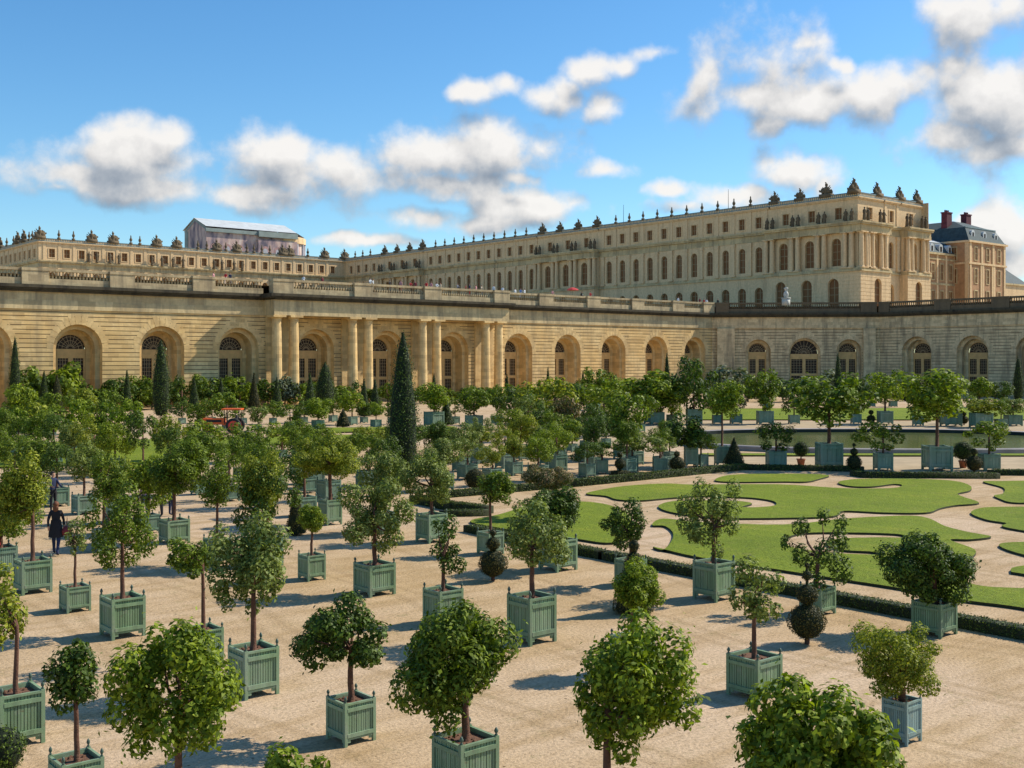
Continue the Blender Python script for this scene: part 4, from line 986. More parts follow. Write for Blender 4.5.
# ------------------------------------------------------------------ people and figures
def figure_mesh(name, pose='stand', female=False, seed=0):
    """continuous skinned body, about 1.72 m tall, facing -y; material zones: 0 skin 1 top 2 trousers 3 shoes"""
    st = {'stand': 0, 'walk': 1, 'lean': 2, 'drape': 3}[pose]
    V = {}; E = []; Rr = {}
    def v(n, co, r): V[n] = Vector(co); Rr[n] = r
    v('pel', (0, 0, .93), .135); v('wai', (0, 0, 1.08), .118); v('che', (0, .0, 1.28), .142); v('nec0', (0, .01, 1.42), .075); v('nec', (0, .0, 1.50), .05); v('hea', (0, -.01, 1.58), .082); v('top', (0, -.01, 1.67), .072)
    for sg, s_ in ((-1, 'l'), (1, 'r')):
        k = sg if st == 1 else 0
        v('hip'+s_, (sg*.085, 0, .88), .105); v('kne'+s_, (sg*.10, -.12*k-.02, .49), .062); v('ank'+s_, (sg*.10, -.26*k+.05*(k != 0), .09), .042); v('toe'+s_, (sg*.11, -.26*k-.14+.05*(k != 0), .04), .035)
        v('sho'+s_, (sg*.16, .01, 1.38), .062)
        ey = -.05 if st != 2 else -.20
        v('elb'+s_, (sg*(.215 if st != 3 else .27), .02+.10*k+(ey if st == 2 else 0), 1.12), .042)
        v('wri'+s_, (sg*.205 if st != 2 else sg*.12, -.05+.16*k+(-.34 if st == 2 else 0), .88 if st != 2 else 1.08), .030); v('han'+s_, (sg*.195 if st != 2 else sg*.08, -.08+.18*k+(-.38 if st == 2 else 0), .79 if st != 2 else 1.07), .032)
        E += [('pel', 'hip'+s_), ('hip'+s_, 'kne'+s_), ('kne'+s_, 'ank'+s_), ('ank'+s_, 'toe'+s_), ('che', 'sho'+s_), ('sho'+s_, 'elb'+s_), ('elb'+s_, 'wri'+s_), ('wri'+s_, 'han'+s_)]
    E += [('pel', 'wai'), ('wai', 'che'), ('che', 'nec0'), ('nec0', 'nec'), ('nec', 'hea'), ('hea', 'top')]
    names = list(V); idx = {n: i for i, n in enumerate(names)}
    me = bpy.data.meshes.new('tmp'); me.from_pydata([tuple(V[n]) for n in names], [(idx[a], idx[b_]) for a, b_ in E], [])
    o = bpy.data.objects.new('tmp', me); COL.objects.link(o)
    o.modifiers.new('s', 'SKIN'); sv = me.skin_vertices[0].data
    for n in names: sv[idx[n]].radius = (Rr[n]*(1.0), Rr[n]*(.8 if n in ('che', 'wai', 'pel') else 1)); sv[idx[n]].use_root = (n == 'pel')
    ss = o.modifiers.new('u', 'SUBSURF'); ss.levels = 2; ss.render_levels = 2
    dg = bpy.context.evaluated_depsgraph_get(); dg.update()
    r = bpy.data.meshes.new_from_object(o.evaluated_get(dg)); bpy.data.objects.remove(o)
    r.name = name; r.materials.clear()
    for k in ('skin', 'skin', 'skin', 'tyre'): r.materials.append(M[k])
    for p in r.polygons:
        z = p.center.z; x = abs(p.center.x); p.use_smooth = True
        arm = x > .175 and z < 1.36
        if z < .085: p.material_index = 3
        elif arm and z < (.99 if st != 2 else 1.12): p.material_index = 0 if z < .93 or st == 2 else 1
        elif z < .98 and not (arm): p.material_index = 2
        elif z < 1.46: p.material_index = 1
        else: p.material_index = 0
    return r
BODY = {p: figure_mesh('body', p) for p in ('stand', 'walk', 'lean', 'drape')}
def hair_mesh(long_):
    b_ = MB(); b_.ball((0, .012, 1.625), .105, 12, 8, 0, (.92, 1.0, 1.0))
    if long_: b_.ball((0, .055, 1.50), .09, 10, 8, 0, (1, .6, 1.5))
    m_ = b_.mesh('hair', M['hairb'], True)
    # keep the face clear
    return m_
HAIR = {0: hair_mesh(False), 1: hair_mesh(True)}
for hm in HAIR.values():
    for v_ in hm.vertices:
        if v_.co.y < -.035 and v_.co.z < 1.66: v_.co.y = -.02
def person(loc, rz, label, top, legs, hair='hairb', pose='stand', h=1.0, long_=0, group=None):
    o = link('person', BODY[pose], None, loc, (h, h, h), rz); tag(o, label, 'person', group)
    for i, mm in ((0, M['skin']), (1, CL[top]), (2, CL[legs]), (3, M['tyre'])):
        o.material_slots[i].link = 'OBJECT'; o.material_slots[i].material = mm
    hr = link('hair', HAIR[long_], o); hr.material_slots[0].link = 'OBJECT'; hr.material_slots[0].material = M[hair]
    return o
e, n = G(56, 555); person((e, n, 0), R(150), 'woman in dark clothes with brown hair walking near the left boxes', 'black', 'navy', 'hairb', 'walk', 1.0, 1)
ct = MB(); ct.lathe([(.235, .58), (.225, .75), (.165, 1.02), (.155, 1.12)], (0, 0, 0), 14, 0, False, lambda x, y, z: (x, y*.8, z)); ct.build('coat', CL['black'], scene.objects['person'], True, world=False)
bg = MB(); bg.lathe([(.02, -.16), (.13, -.15), (.15, -.02), (.09, .1), (.03, .12)], (0, 0, 0), 10); bg.tube([(.02, 0, .1), (.04, .05, .42), (-.02, 0, .1)], [.012]*3, 5)
bo = bg.build('handbag', CL['maroon'], None, True, label='reddish shoulder bag hanging at the hip of the woman in black', cat='bag'); bo.location = (e+.27, n-.18, .80)
e, n = G(145, 519); person((e, n, 0), R(200), 'visitor in a purple jacket and grey shirt facing the tree box', 'purple', 'navy', 'hairb', 'stand', 1.0)
e, n = G(162, 517); person((e, n, 0), R(240), 'visitor in a dark red top half hidden behind the dense tree', 'red', 'black', 'haird', 'stand', .96)
e, n = G(171, 516); person((e, n, 0), R(100), 'visitor in a grey-blue top beside the one in dark red', 'grey', 'navy', 'hairb', 'stand', .98)
e, n = G(53, 512); person((e, n, 0), R(20), 'visitor in dark blue bending over a box behind the woman in black', 'navy', 'black', 'haird', 'lean', .97)
e, n = G(-3, 575); person((e, n, 0), R(60), 'visitor in a red coat just at the left edge', 'red', 'red', 'haird', 'stand', 1.0)
TG = 'visitors leaning on the terrace balustrade'
tp = [(214, 'pink', 'white'), (226, 'red', 'white'), (231, 'navy', 'grey'), (304, 'white', 'black'), (323, 'maroon', 'black'), (371, 'white', 'white'), (374, 'white', 'beige'), (390, 'black', 'navy'), (401, 'pink', 'red'), (412, 'red', 'black'), (416, 'maroon', 'black'), (427, 'red', 'blue'), (432, 'pink', 'white'), (438, 'white', 'black'), (442, 'beige', 'navy'), (458, 'grey', 'black'), (467, 'red', 'navy'), (470, 'navy', 'red'), (477, 'pink', 'black'), (483, 'beige', 'grey'), (494, 'white', 'navy'), (504, 'white', 'beige'), (516, 'white', 'grey'), (522, 'blue', 'white'), (526, 'white', 'black'), (553, 'pink', 'grey'), (583, 'black', 'grey'), (591, 'red', 'pink'), (679, 'white', 'navy'), (701, 'maroon', 'black'), (704, 'red', 'grey'), (708, 'white', 'blue'), (718, 'black', 'black')]
def eAt(x, n): u = (x-512)/FOC; return n*(FW[0]+u*RT[0])/(FW[1]+u*RT[1])
for i, (x, a, b_) in enumerate(tp):
    nn = 145.1 if not 270 < x < 505 else 142.7
    e = eAt(x, nn)
    near_ = ['left of the portico', 'above the portico', 'right of the portico', 'near the gallery corner'][0 if x < 270 else 1 if x < 500 else 2 if x < 650 else 3]
    c_ = [q for q in tp if (0 if q[0] < 270 else 1 if q[0] < 500 else 2 if q[0] < 650 else 3) == (0 if x < 270 else 1 if x < 500 else 2 if x < 650 else 3)]
    j = c_.index((x, a, b_))
    person((e, nn+rnd.uniform(0, .4), TER), R(rnd.uniform(-60, 60)), f'visitor in a {a} top on the terrace {near_}, {ordn(j)} from left', a, b_, ['hairb', 'haird'][i % 2], ['stand', 'lean'][i % 2], rnd.uniform(.95, 1.08), group=TG)

def umb_obj():
    e = eAt(599.5-27, 146); r = empty('parasol', (e, 146, TER), label='pink-red open parasol on the terrace right of the portico', cat='parasol')
    b_ = MB(); b_.lathe([(1.15, 1.95), (.8, 2.2), (.4, 2.38), (.03, 2.45)], (0, 0, 0), 8, 0, False); b_.build('canopy', CL['red'], r, world=False)
    b_ = MB(); b_.tube([(0, 0, 0), (0, 0, 2.45)], [.03, .03]); b_.build('pole', M['bar'], r, world=False)
umb_obj()

def tractor():
    e, n = G(226, 433); r = empty('tractor', (e, n, 0), R(-38), label='orange tractor with a red-rimmed wheel standing before the gallery at left', cat='tractor')
    b_ = MB(); b_.box(-1.9, -.1, -.42, .42, .75, 1.28); b_.box(-1.95, -1.2, -.36, .36, .55, .78); b_.box(-.2, 1.1, -.5, .5, .7, .95); b_.build('body', M['orange'], r, world=False)
    b_ = MB(); b_.box(-1.97, -1.9, -.3, .3, .8, 1.2); b_.box(-1.6, -.3, -.45, -.425, .95, 1.15); b_.build('grille', M['tyre'], r, world=False)
    for x, y in ((0, -.55), (0, .55), (1.2, -.55), (1.2, .55)): b_ = MB(); b_.tube([(x, y, .8), (x, y, 2.0)], [.03, .03], 6); b_.build('roof_post', M['tyre'], r, world=False)
    b_ = MB(); b_.box(-.25, 1.4, -.68, .68, 2.0, 2.12); b_.build('roof', M['orange'], r, world=False)
    b_ = MB(); b_.box(.45, .95, -.25, .25, .95, 1.1); b_.box(.85, .97, -.25, .25, 1.1, 1.55); b_.build('seat', M['tyre'], r, world=False)
    for x, y, R_ in ((.8, -.78, .66), (.8, .78, .66), (-1.5, -.62, .38), (-1.5, .62, .38)):
        f = lambda a, b2, c, x=x, y=y, R_=R_: (x+a, y+c, R_+b2)
        t = MB(); t.lathe([(R_*.66, -.16), (R_*.95, -.17), (R_, -.08), (R_, .08), (R_*.95, .17), (R_*.66, .16), (R_*.66, -.16)], (0, 0, 0), 24, 0, False, f)
        wo = t.build('wheel', M['tyre'], r, True, world=False)
        t = MB(); t.lathe([(.05, -.1), (R_*.3, -.1), (R_*.4, -.03), (R_*.62, -.15), (R_*.66, -.14), (R_*.66, .14), (.05, .1)], (0, 0, 0), 20, 0, True, f)
        t.build('rim', M['redrim'], wo, True, world=False)
    c = MB(); c.lathe([(.18, 0), (.19, .02), (.15, .03)], (.3, 0, 1.35), 14, 0); c.build('steering_wheel', M['tyre'], r, world=False)
tractor()

# ------------------------------------------------------------------ palace ornament meshes
def trophy_mesh():
    b_ = MB(); rg = random.Random(3)
    b_.box(-1.35, 1.35, -.8, .8, 0, .8)
    b_.lathe([(.55, .7), (.5, 1.0), (.42, 1.3), (.62, 1.75), (.6, 2.1), (.25, 2.4), (.2, 2.5)], (0, 0, 0), 10)
    b_.ball((0, -.02, 2.75), .32, 10, 8, 0, (1, 1, 1.1)); b_.tube([(0, .1, 2.9), (0, .25, 3.25), (.05, .45, 3.3)], [.12, .15, .04], 6)
    for a in (-72, -52, -33, 33, 52, 72):
        L = rg.uniform(1.35, 1.8); x, z = math.sin(R(a)), math.cos(R(a))
        b_.tube([(0, .15, 1.2), (x*L, .15+rg.uniform(-.2, .2), 1.2+z*L)], [.12, .09], 5)
        b_.add([(x*L*.45, .12, 1.2+z*L*.45), (x*L*1.02, .12, 1.2+z*L*1.02), (x*L*.98+z*.42, .05, 1.2+z*L*.95-.35*abs(x)), (x*L*.5+z*.38, .2, 1.2+z*L*.45-.3)], [(0, 1, 2, 3)])
    for sx in (-1, 1):
        b_.ball((sx*.8, -.25, 1.15), .62, 10, 8, 0, (1, .3, 1)); b_.ball((sx*.65, .1, 1.3), .5, 8, 6)
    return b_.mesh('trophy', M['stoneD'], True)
def urn_mesh():
    b_ = MB(); b_.box(-.32, .32, -.32, .32, 0, .55)
    b_.lathe([(.22, .55), (.12, .7), (.3, .95), (.38, 1.25), (.33, 1.5), (.16, 1.65), (.22, 1.75), (.12, 1.9), (.17, 2.1), (.04, 2.45)], (0, 0, 0), 10)
    return b_.mesh('urn', M['stoneD'], True)
def statue_mesh():
    b_ = MB(); b_.lathe([(.42, 0), (.40, .3), (.30, .31), (.36, .4), (.30, 1.2), (.27, 1.5), (.34, 1.95), (.30, 2.15), (.11, 2.3), (.10, 2.36)], (0, 0, 0), 10)
    b_.ball((0, -.02, 2.52), .17, 10, 8); b_.tube([(.3, 0, 2.1), (.5, -.1, 1.75), (.35, -.35, 1.55)], [.1, .09, .07], 6); b_.tube([(-.3, 0, 2.1), (-.48, 0, 1.7), (-.4, -.1, 1.3)], [.1, .09, .07], 6)
    b_.tube([(-.2, .1, 2.1), (.25, .22, 1.2), (.35, .2, .4)], [.12, .18, .2], 6)
    return b_.mesh('statue', M['stoneD'], True)
TROPHY, URN, STATUE = trophy_mesh(), urn_mesh(), statue_mesh()
def orn(par, name, me, p, z, fr, sc=1.0):
    o = link(name, me, par, (p[0]-par.location.x, p[1]-par.location.y, z-par.location.z), (sc, sc, sc), math.atan2(fr.t[1], fr.t[0])); return o

# palace levels
ZG, ZB, Z1, ZE, ZA, ZC, ZT = TER, 25.2, 25.9, 33.6, 35.8, 41.2, 42.3
def pal_segment(par, fr, s0, s1, wins, o, kind, mat='stoneB', low=True, attic_o=0., r1=.95, ends=(1, 1), corner=False):
    """kind 'P' columned projection, 'M' plain; wins = window axes"""
    rg, r1_ = (1.15, r1) if kind == 'M' else (1.35, 1.15)
    w = MB()
    og = o
    o1 = o if kind == 'M' else o-1.1
    sg0 = -o if corner else s0; sf0 = -o1 if corner else s0; sa0 = 0 if corner else s0
    if corner: s0 = -o
    if low: facade(w, fr, sg0, s1, ZG, ZB, [(c, rg, 21.9+(.6 if kind == 'P' else 0), ZG, True, 21.9+rg+(.6 if kind == 'P' else 0)) for c in wins], course=(.8 if kind == 'P' else None), groove=.06, o0=og)
    if low: facade(w, fr, sf0, s1, ZB, ZE, [(c, r1_, 31.4, 26.6, True, 31.4+r1_) for c in wins], o0=o1)
    facade(w, fr, sa0, s1, ZE, ZT-.05, [(c, .85, 39.0, 36.7, False, 39.2) for c in wins], o0=attic_o)
    for c in wins:
        if low:
            barrel(w, fr, c, rg, 21.9+(.6 if kind == 'P' else 0), ZG, og, og-.7); barrel(w, fr, c, r1_, 31.4, 26.6, o1, o1-.6)
            for a, b2 in ((c-r1_, c+r1_),): w.quad(fr(a, o1, 26.6), fr(b2, o1, 26.6), fr(b2, o1-.6, 26.6), fr(a, o1-.6, 26.6))
        for sx in (-1, 1): w.quad(fr(c+sx*.85, attic_o, 36.7), fr(c+sx*.85, attic_o, 39.2), fr(c+sx*.85, attic_o-.4, 39.2), fr(c+sx*.85, attic_o-.4, 36.7))
        for z in (36.7, 39.2): w.quad(fr(c-.85, attic_o, z), fr(c+.85, attic_o, z), fr(c+.85, attic_o-.4, z), fr(c-.85, attic_o-.4, z))
    if 1:
        for s_, on in zip((s0, s1), ends):
            if not on: continue
            if low: w.quad(fr(s_, og, ZG), fr(s_, og, ZB), fr(s_, -2, ZB), fr(s_, -2, ZG)); w.quad(fr(s_, o1, ZB), fr(s_, o1, ZE), fr(s_, -2, ZE), fr(s_, -2, ZB))
            w.quad(fr(s_, attic_o, ZE), fr(s_, attic_o, ZT), fr(s_, -2, ZT), fr(s_, -2, ZE))
    # attic window surrounds
    for c in wins:
        for a, b2, z0, z1 in ((c-1.08, c-.85, 36.5, 39.4), (c+.85, c+1.08, 36.5, 39.4), (c-.85, c+.85, 39.2, 39.4), (c-.85, c+.85, 36.5, 36.7)): fbox(w, fr, a, b2, attic_o, attic_o+.12, z0, z1)
    w.build('wall', M[mat], par)
    c_ = MB(); cb = MB()
    fbox(cb, fr, s0-.1, s1+.1, -1, o+.3, ZB, ZB+.35); fbox(cb, fr, s0-.1, s1+.1, -1, o+.12, ZB+.35, Z1)
    fbox(c_, fr, s0-.1, s1+.1, -1, o+.12, ZE, 34.2); fbox(c_, fr, s0-.1, s1+.1, -1, o+.05, 34.2, 35.1); fbox(c_, fr, s0-.25, s1+.25, -1, o+.55, 35.1, 35.45); fbox(c_, fr, s0-.3, s1+.3, -1, o+.75, 35.45, ZA)
    c_.build('entablature', M['stoneF'] if mat == 'stoneB' else M[mat], par)
    if low: cb.build('balcony_band', M['stoneF'], par)
    t_ = MB(); fbox(t_, fr, sa0-.1, s1+.1, -1, attic_o+.3, 40.75, 41.0); fbox(t_, fr, sa0-.2, s1+.2, -1, attic_o+.5, 41.0, 41.25); t_.build('cornice', M[mat], par)
    pa = MB(); fbox(pa, fr, sa0, s1, attic_o-.25, attic_o+.1, 41.25, 41.5); fbox(pa, fr, sa0, s1, attic_o-.25, attic_o+.1, 42.05, 42.25)
    n_ = int((s1-sa0)/.5)
    for i in range(n_): x = sa0+(i+.5)*(s1-sa0)/n_; fbox(pa, fr, x-.1, x+.1, attic_o-.15, attic_o+.02, 41.5, 42.05)
    pa.build('roof_balustrade', M['lead'], par)
    for c in wins:
        if low:
            for nm_, r_, sp_, bs_, oo in (('arched_window', r1_, 31.4, 26.6, o1-.5), ('ground_floor_door', rg, 21.9+(.6 if kind == 'P' else 0), ZG, og-.6)):
                f_ = MB(); ring(f_, fr, c, r_, r_-.14, sp_, sp_, bs_, oo+.06); fbox(f_, fr, c-.07, c+.07, oo, oo+.07, bs_, sp_+r_-.1)
                for z in ([28, 29.7, 31.3] if bs_ > 20 else [18.6, 20.4, 21.9]): fbox(f_, fr, c-r_+.1, c+r_-.1, oo+.001, oo+.06, z-.06, z+.06)
                wo = f_.build(nm_, M['wframe'], par)
                g_ = MB(); fill(g_, fr, c, r_, sp_, bs_, oo, n=12); g_.build('pane', M['glass2'], wo)
        f_ = MB(); fbox(f_, fr, c-.06, c+.06, attic_o-.36, attic_o-.28, 36.7, 39.2)
        for z in (36.76, 37.9, 39.14): fbox(f_, fr, c-.84, c+.84, attic_o-.355, attic_o-.285, z-.05, z+.05)
        wo = f_.build('attic_window', M['wframe'], par); g_ = MB(); g_.quad(fr(c-.85, attic_o-.38, 36.7), fr(c+.85, attic_o-.38, 36.7), fr(c+.85, attic_o-.38, 39.2), fr(c-.85, attic_o-.38, 39.2)); g_.build('pane', M['glass2'], wo)
    return o1
def pal_columns(par, fr, ss, o):
    for s_ in ss:
        for d_ in (-.75, .75): column(par, fr, s_+d_*1.1, o-.40, Z1, ZE, .56, 'stoneB')
        fb = MB(); fbox(fb, fr, s_-1.1, s_+1.1, o-1.1, o-1.0, Z1, ZE); fb.build('pilaster', M['stoneB'], par)
def pal_pilasters(par, fr, ss, o):
    for s_ in ss:
        p_ = MB(); fbox(p_, fr, s_-.5, s_+.5, o, o+.34, Z1+.5, ZE-.05); fbox(p_, fr, s_-.62, s_+.62, o, o+.46, Z1, Z1+.5); fbox(p_, fr, s_-.62, s_+.62, o, o+.44, ZE-.7, ZE-.051)
        p_.build('pilaster', M['stoneB'], par)
        q_ = MB(); fbox(q_, fr, s_-.4, s_+.4, 0, .14, ZA, 40.74); q_.build('attic_pilaster', M['stoneB'], par)

pw = empty('palace_wing', (225, 230, TER), label='long palace wing with rows of arched windows and a sunlit end', cat='palace wing')
FW_ = Fr((211, 136), (0, 1), (-1, 0)); FS_ = Fr((211, 136), (1, 0), (0, -1), .004)
c1 = [4.7, 11.5, 18.4]; m1 = [25.9+4.85*k for k in range(11)]; c2 = [82.9, 90.2, 97.5]; m2 = [105.3+4.85*k for k in range(11)]; c3 = [162.5, 169.7, 177]; m3 = [186.4, 191.2, 196, 200.8]
pal_segment(pw, FW_, -2, 22.6, c1, 2, 'P', ends=(0, 1), corner=True); pal_segment(pw, FW_, 22.6, 77.9, m1, 0, 'M'); pal_segment(pw, FW_, 77.9, 102.6, c2, 2, 'P'); pal_segment(pw, FW_, 102.6, 157.3, m2, 0, 'M')
pal_segment(pw, FW_, 157.3, 182.2, c3, 2, 'P'); pal_segment(pw, FW_, 182.2, 205, m3, 0, 'M')
for cs in (c1, c2, c3):
    g_ = (cs[1]-cs[0]); ax = [cs[0]-g_/2]+[c+g_/2 for c in cs]
    pal_columns(pw, FW_, ax, 2)
    for a in ax:
        orn(pw, 'trophy', TROPHY, FW_(a, -.5, 0), 41.8, FW_, rnd.uniform(.88, 1.05))
        for d_ in (-.75, .75): orn(pw, 'statue', STATUE, FW_(a+d_, 1.35, 0), ZA, FW_, 1.05)
for ms in (m1, m2, m3):
    ax = [c-2.42 for c in ms[1:]]
    pal_pilasters(pw, FW_, [ms[0]-2.1]+ax+[ms[-1]+2.1], 0)
    for a in ax: orn(pw, 'urn', URN, FW_(a, -.1, 0), 42.0, FW_)
# south end
pal_segment(pw, FS_, -2, 9.6, [4.6], 2, 'P', ends=(0, 1), corner=True); pal_segment(pw, FS_, 9.6, 16.4, [13], 0, 'M'); pal_segment(pw, FS_, 16.4, 26, [21], 2, 'P')
pal_columns(pw, FS_, [-.3, 2.2, 7.2], 2); pal_columns(pw, FS_, [17.9, 24.3], 2); pal_pilasters(pw, FS_, [10.6, 15.4], 0)
for a in (-.4, 8.4, 17.4, 24.6): orn(pw, 'trophy', TROPHY, FS_(a, -.6, 0), 41.9, FS_)
for a in (1.1, 7.2, 17.9, 24.3):
    for d_ in (-.7, .7): orn(pw, 'statue', STATUE, FS_(a+d_, 1.35, 0), ZA, FS_, 1.15)
b_ = MB(); b_.box(211.6, 236.4, 136.6, 340, 41.3, 41.9); b_.add([(212.5, 138, 41.9), (235.5, 138, 41.9), (235.5, 340, 41.9), (212.5, 340, 41.9), (219, 146, 43.0), (229, 146, 43.0), (229, 340, 43.0), (219, 340, 43.0)], [(0, 1, 5, 4), (1, 2, 6, 5), (2, 3, 7, 6), (3, 0, 4, 7), (4, 5, 6, 7)])
b_.build('roof', M['lead'], pw)
b_ = MB(); b_.box(236.9, 237, 134.5, 341, TER, 42); b_.build('back_wall', M['stoneB'], pw)

pm = empty('palace_main_block', (159, 341, TER), label='distant palace block with attic windows and rooftop trophies at upper left', cat='palace')
FM = Fr((107, 341), (1, 0), (0, -1)); FN = Fr((107, 341), (0, 1), (-1, 0), .004)
mw = [3.8+4.33*k for k in range(23)]
pal_segment(pm, FM, 0, 104, mw, 0, 'M', ends=(0, 1)); pal_pilasters(pm, FM, [c-2.16 for c in mw], 0)
nw = [3.6+4.6*k for k in range(8)]
pal_segment(pm, FN, 0, 60, nw, 0, 'M', ends=(0, 1)); pal_pilasters(pm, FN, [c-2.3 for c in nw], 0)
def sM(x): return eAt(x, 341)-107
for x in (40, 92, 113.5, 157, 177, 217, 237, 283, 290, 325, 345): orn(pm, 'trophy', TROPHY, FM(sM(x), -.4, 0), 41.9, FM, 1.15)
for x in (59, 73.6, 131, 140, 198, 207, 226, 247, 254, 262, 270, 308): orn(pm, 'urn', URN, FM(sM(x), -.1, 0), 42, FM, 1.2)
for x in (88, 96, 109, 118, 151, 161, 172, 182, 213, 221, 233, 241): orn(pm, 'statue', STATUE, FM(sM(x), .9, 0), ZA, FM, 1.2)
for s_ in (6, 9, 14, 20, 24, 31, 38): orn(pm, 'trophy' if s_ in (14, 20, 38) else 'urn', TROPHY if s_ in (14, 20, 38) else URN, FN(s_, -.1, 0), 42, FN, 1.15)
b_ = MB(); b_.box(107.6, 211.4, 341.6, 400, 41, 42); b_.build('roof', M['lead'], pm)

# ------------------------------------------------------------------ chapel wrapped in printed scaffold sheeting
ch = empty('wrapped_chapel', (217, 430, TER), label='chapel wrapped in printed scaffold sheeting with a white roof rising behind the main block', cat='chapel')
FC = Fr((196, 420), (1, 0), (0, -1)); FCW = Fr((196, 440), (0, -1), (-1, 0))
b_ = MB(); b_.box(196, 234, 420, 440, TER, 59.2)
b_.lathe([(10, TER), (10, 57.8)], (234, 430, 0), 20)
b_.add([(196, 420, 59.2), (196, 440, 59.2), (196, 430, 63.4)], [(0, 1, 2)]); b_.build('sheeting', M['sheet'], ch)
b_ = MB(); b_.add([(195.4, 419, 59.6), (236, 419, 59.6), (236, 430, 63.9), (195.4, 430, 63.9), (195.4, 441, 59.6), (236, 441, 59.6)], [(0, 1, 2, 3), (3, 2, 5, 4)]); b_.add([(236, 419, 59.6), (243, 425, 58.6), (243, 435, 58.6), (236, 441, 59.6), (236, 430, 63.4)], [(0, 1, 4), (1, 2, 4), (2, 3, 4)]); b_.build('roof', M['palelead'], ch)
b_ = MB(); fbox(b_, FC, -.5, 22, .05, .8, 57.6, 59.0); b_.build('eaves_panel', M['sheetblue'], ch); b_ = MB(); fbox(b_, FC, 22.1, 40, .8, 1.8, 57.0, 59.2); b_.build('eaves_panel', M['sheetblue'], ch)
b_ = MB(); b_.add([FCW(a, .14, z) for a, z in ((-.4, 59.2), (10, 63.8), (20.4, 59.2), (19.6, 58.4), (10, 62.6), (.4, 58.4))], [(0, 1, 4, 5), (1, 2, 3, 4)]); fbox(b_, FCW, .2, 3.2, .13, .2, TER, 59); b_.build('gable_sheeting', M['sheetblue'], ch)
for c in (3.5, 9, 14.5, 25.2, 31, 36.6):
    oo = .06 if c < 20 else 1.3
    if c > 20 and c == 25.2:
        s2 = MB(); fbox(s2, FC, 22.1, 40, 0, 1.25, TER, 55.9); s2.build('sheeting', M['sheet'], ch)
    b_ = MB(); fill(b_, FC, c, 1.7, 51.5, 44, oo); b_.build('printed_arch', M['sheetpink'], ch)
    b_ = MB(); fill(b_, FC, c, 1.05, 51.2, 44, oo+.05); b_.build('printed_arch', M['sheetpale'], ch)
b_ = MB(); b_.lathe([(10.9, 55.4), (10.9, 57.8), (10.2, 58.2)], (234, 430, 0), 20, 0, False); b_.build('apse_cornice', M['stoneB'], ch)
for a in (-75, -50, -25, 0, 25):
    b_ = MB(); q = (234+10.1*math.cos(R(a)), 430+10.1*math.sin(R(a))); b_.lathe([(.7, 40), (.7, 55.3)], (q[0], q[1], 0), 8); b_.build('buttress', M['sheetpale'], ch)

# ------------------------------------------------------------------ buildings right of the wing
def small_win(par, fr, c, z0, z1, o, hw=.7, fm='stoneF', name='window'):
    f_ = MB()
    for a, b2, za, zb in ((c-hw-.22, c-hw, z0-.2, z1+.3), (c+hw, c+hw+.22, z0-.2, z1+.3), (c-hw, c+hw, z1, z1+.3), (c-hw, c+hw, z0-.2, z0)): fbox(f_, fr, a, b2, o, o+.14, za, zb)
    fbox(f_, fr, c-.05, c+.05, o+.03, o+.07, z0, z1); fbox(f_, fr, c-hw, c+hw, o+.031, o+.071, (z0+z1)/2-.05, (z0+z1)/2+.05)
    wo = f_.build(name, M[fm], par); g_ = MB(); g_.quad(fr(c-hw, o+.02, z0), fr(c+hw, o+.02, z0), fr(c+hw, o+.02, z1), fr(c-hw, o+.02, z1)); g_.build('pane', M['glass2'], wo)
def dormer(par, fr, c, z, o, wm='palelead'):
    d_ = MB(); fbox(d_, fr, c-.85, c+.85, o-1.8, o+.1, z, z+1.5)
    pts = [(c-.85*math.cos(PI*k/8), z+1.5+.75*math.sin(PI*k/8)) for k in range(9)]
    nn = len(pts); d_.add([fr(s_, oo, zz) for oo in (o+.1, o-1.8) for s_, zz in pts], [tuple(range(nn))]+[(i, i+1, nn+i+1, nn+i) for i in range(nn-1)])
    do = d_.build('dormer', M[wm], par); g_ = MB(); g_.quad(fr(c-.45, o+.13, z+.3), fr(c+.45, o+.13, z+.3), fr(c+.45, o+.13, z+1.6), fr(c-.45, o+.13, z+1.6)); g_.build('pane', M['glass'], do)
lw = empty('brick_wing', (258, 156, TER), label='low brick wing with white roof edge and dormers beside the palace end', cat='building')
FL = Fr((237, 150), (1, 0), (0, -1)); b_ = MB(); fbox(b_, FL, 0, 39.8, -14, 0, TER, 33.3); b_.build('wall', M['brickred'], lw)
for q4 in ((-14, .5, 33.3, 33.8), (0, .2, 25.6, 26.1), (0, .15, 32.0, 32.4)): b_ = MB(); fbox(b_, FL, 0, 39.8, *q4); b_.build('cornice', M['stoneF'], lw)
b_ = MB(); b_.add([FL(0, .1, 33.8), FL(39.8, .1, 33.8), FL(39.8, -2.2, 36.8), FL(0, -2.2, 36.8)], [(0, 1, 2, 3)]); b_.build('roof', M['slate'], lw)
b_ = MB(); b_.add([FL(0, -2.2, 36.8), FL(39.8, -2.2, 36.8), FL(39.8, -7, 38.4), FL(0, -7, 38.4)], [(0, 1, 2, 3)]); b_.build('upper_roof', M['palelead'], lw)
for k in range(9):
    c = 3.2+4.35*k
    small_win(lw, FL, c, 27, 30.9, 0); small_win(lw, FL, c, 18.5, 24, 0, .8)
    dormer(lw, FL, c, 33.9, -.25)
    p_ = MB(); fbox(p_, FL, c+1.75, c+2.5, 0, .16, TER, 33.3); p_.build('stone_strip', M['stoneB'], lw)
pv = empty('corner_pavilion', (287, 158, TER), label='tall brick pavilion with slate mansard roof, oval dormers and red chimneys', cat='building')
FP = Fr((276.9, 146), (1, 0), (0, -1)); FPW = Fr((276.9, 146), (0, 1), (-1, 0))
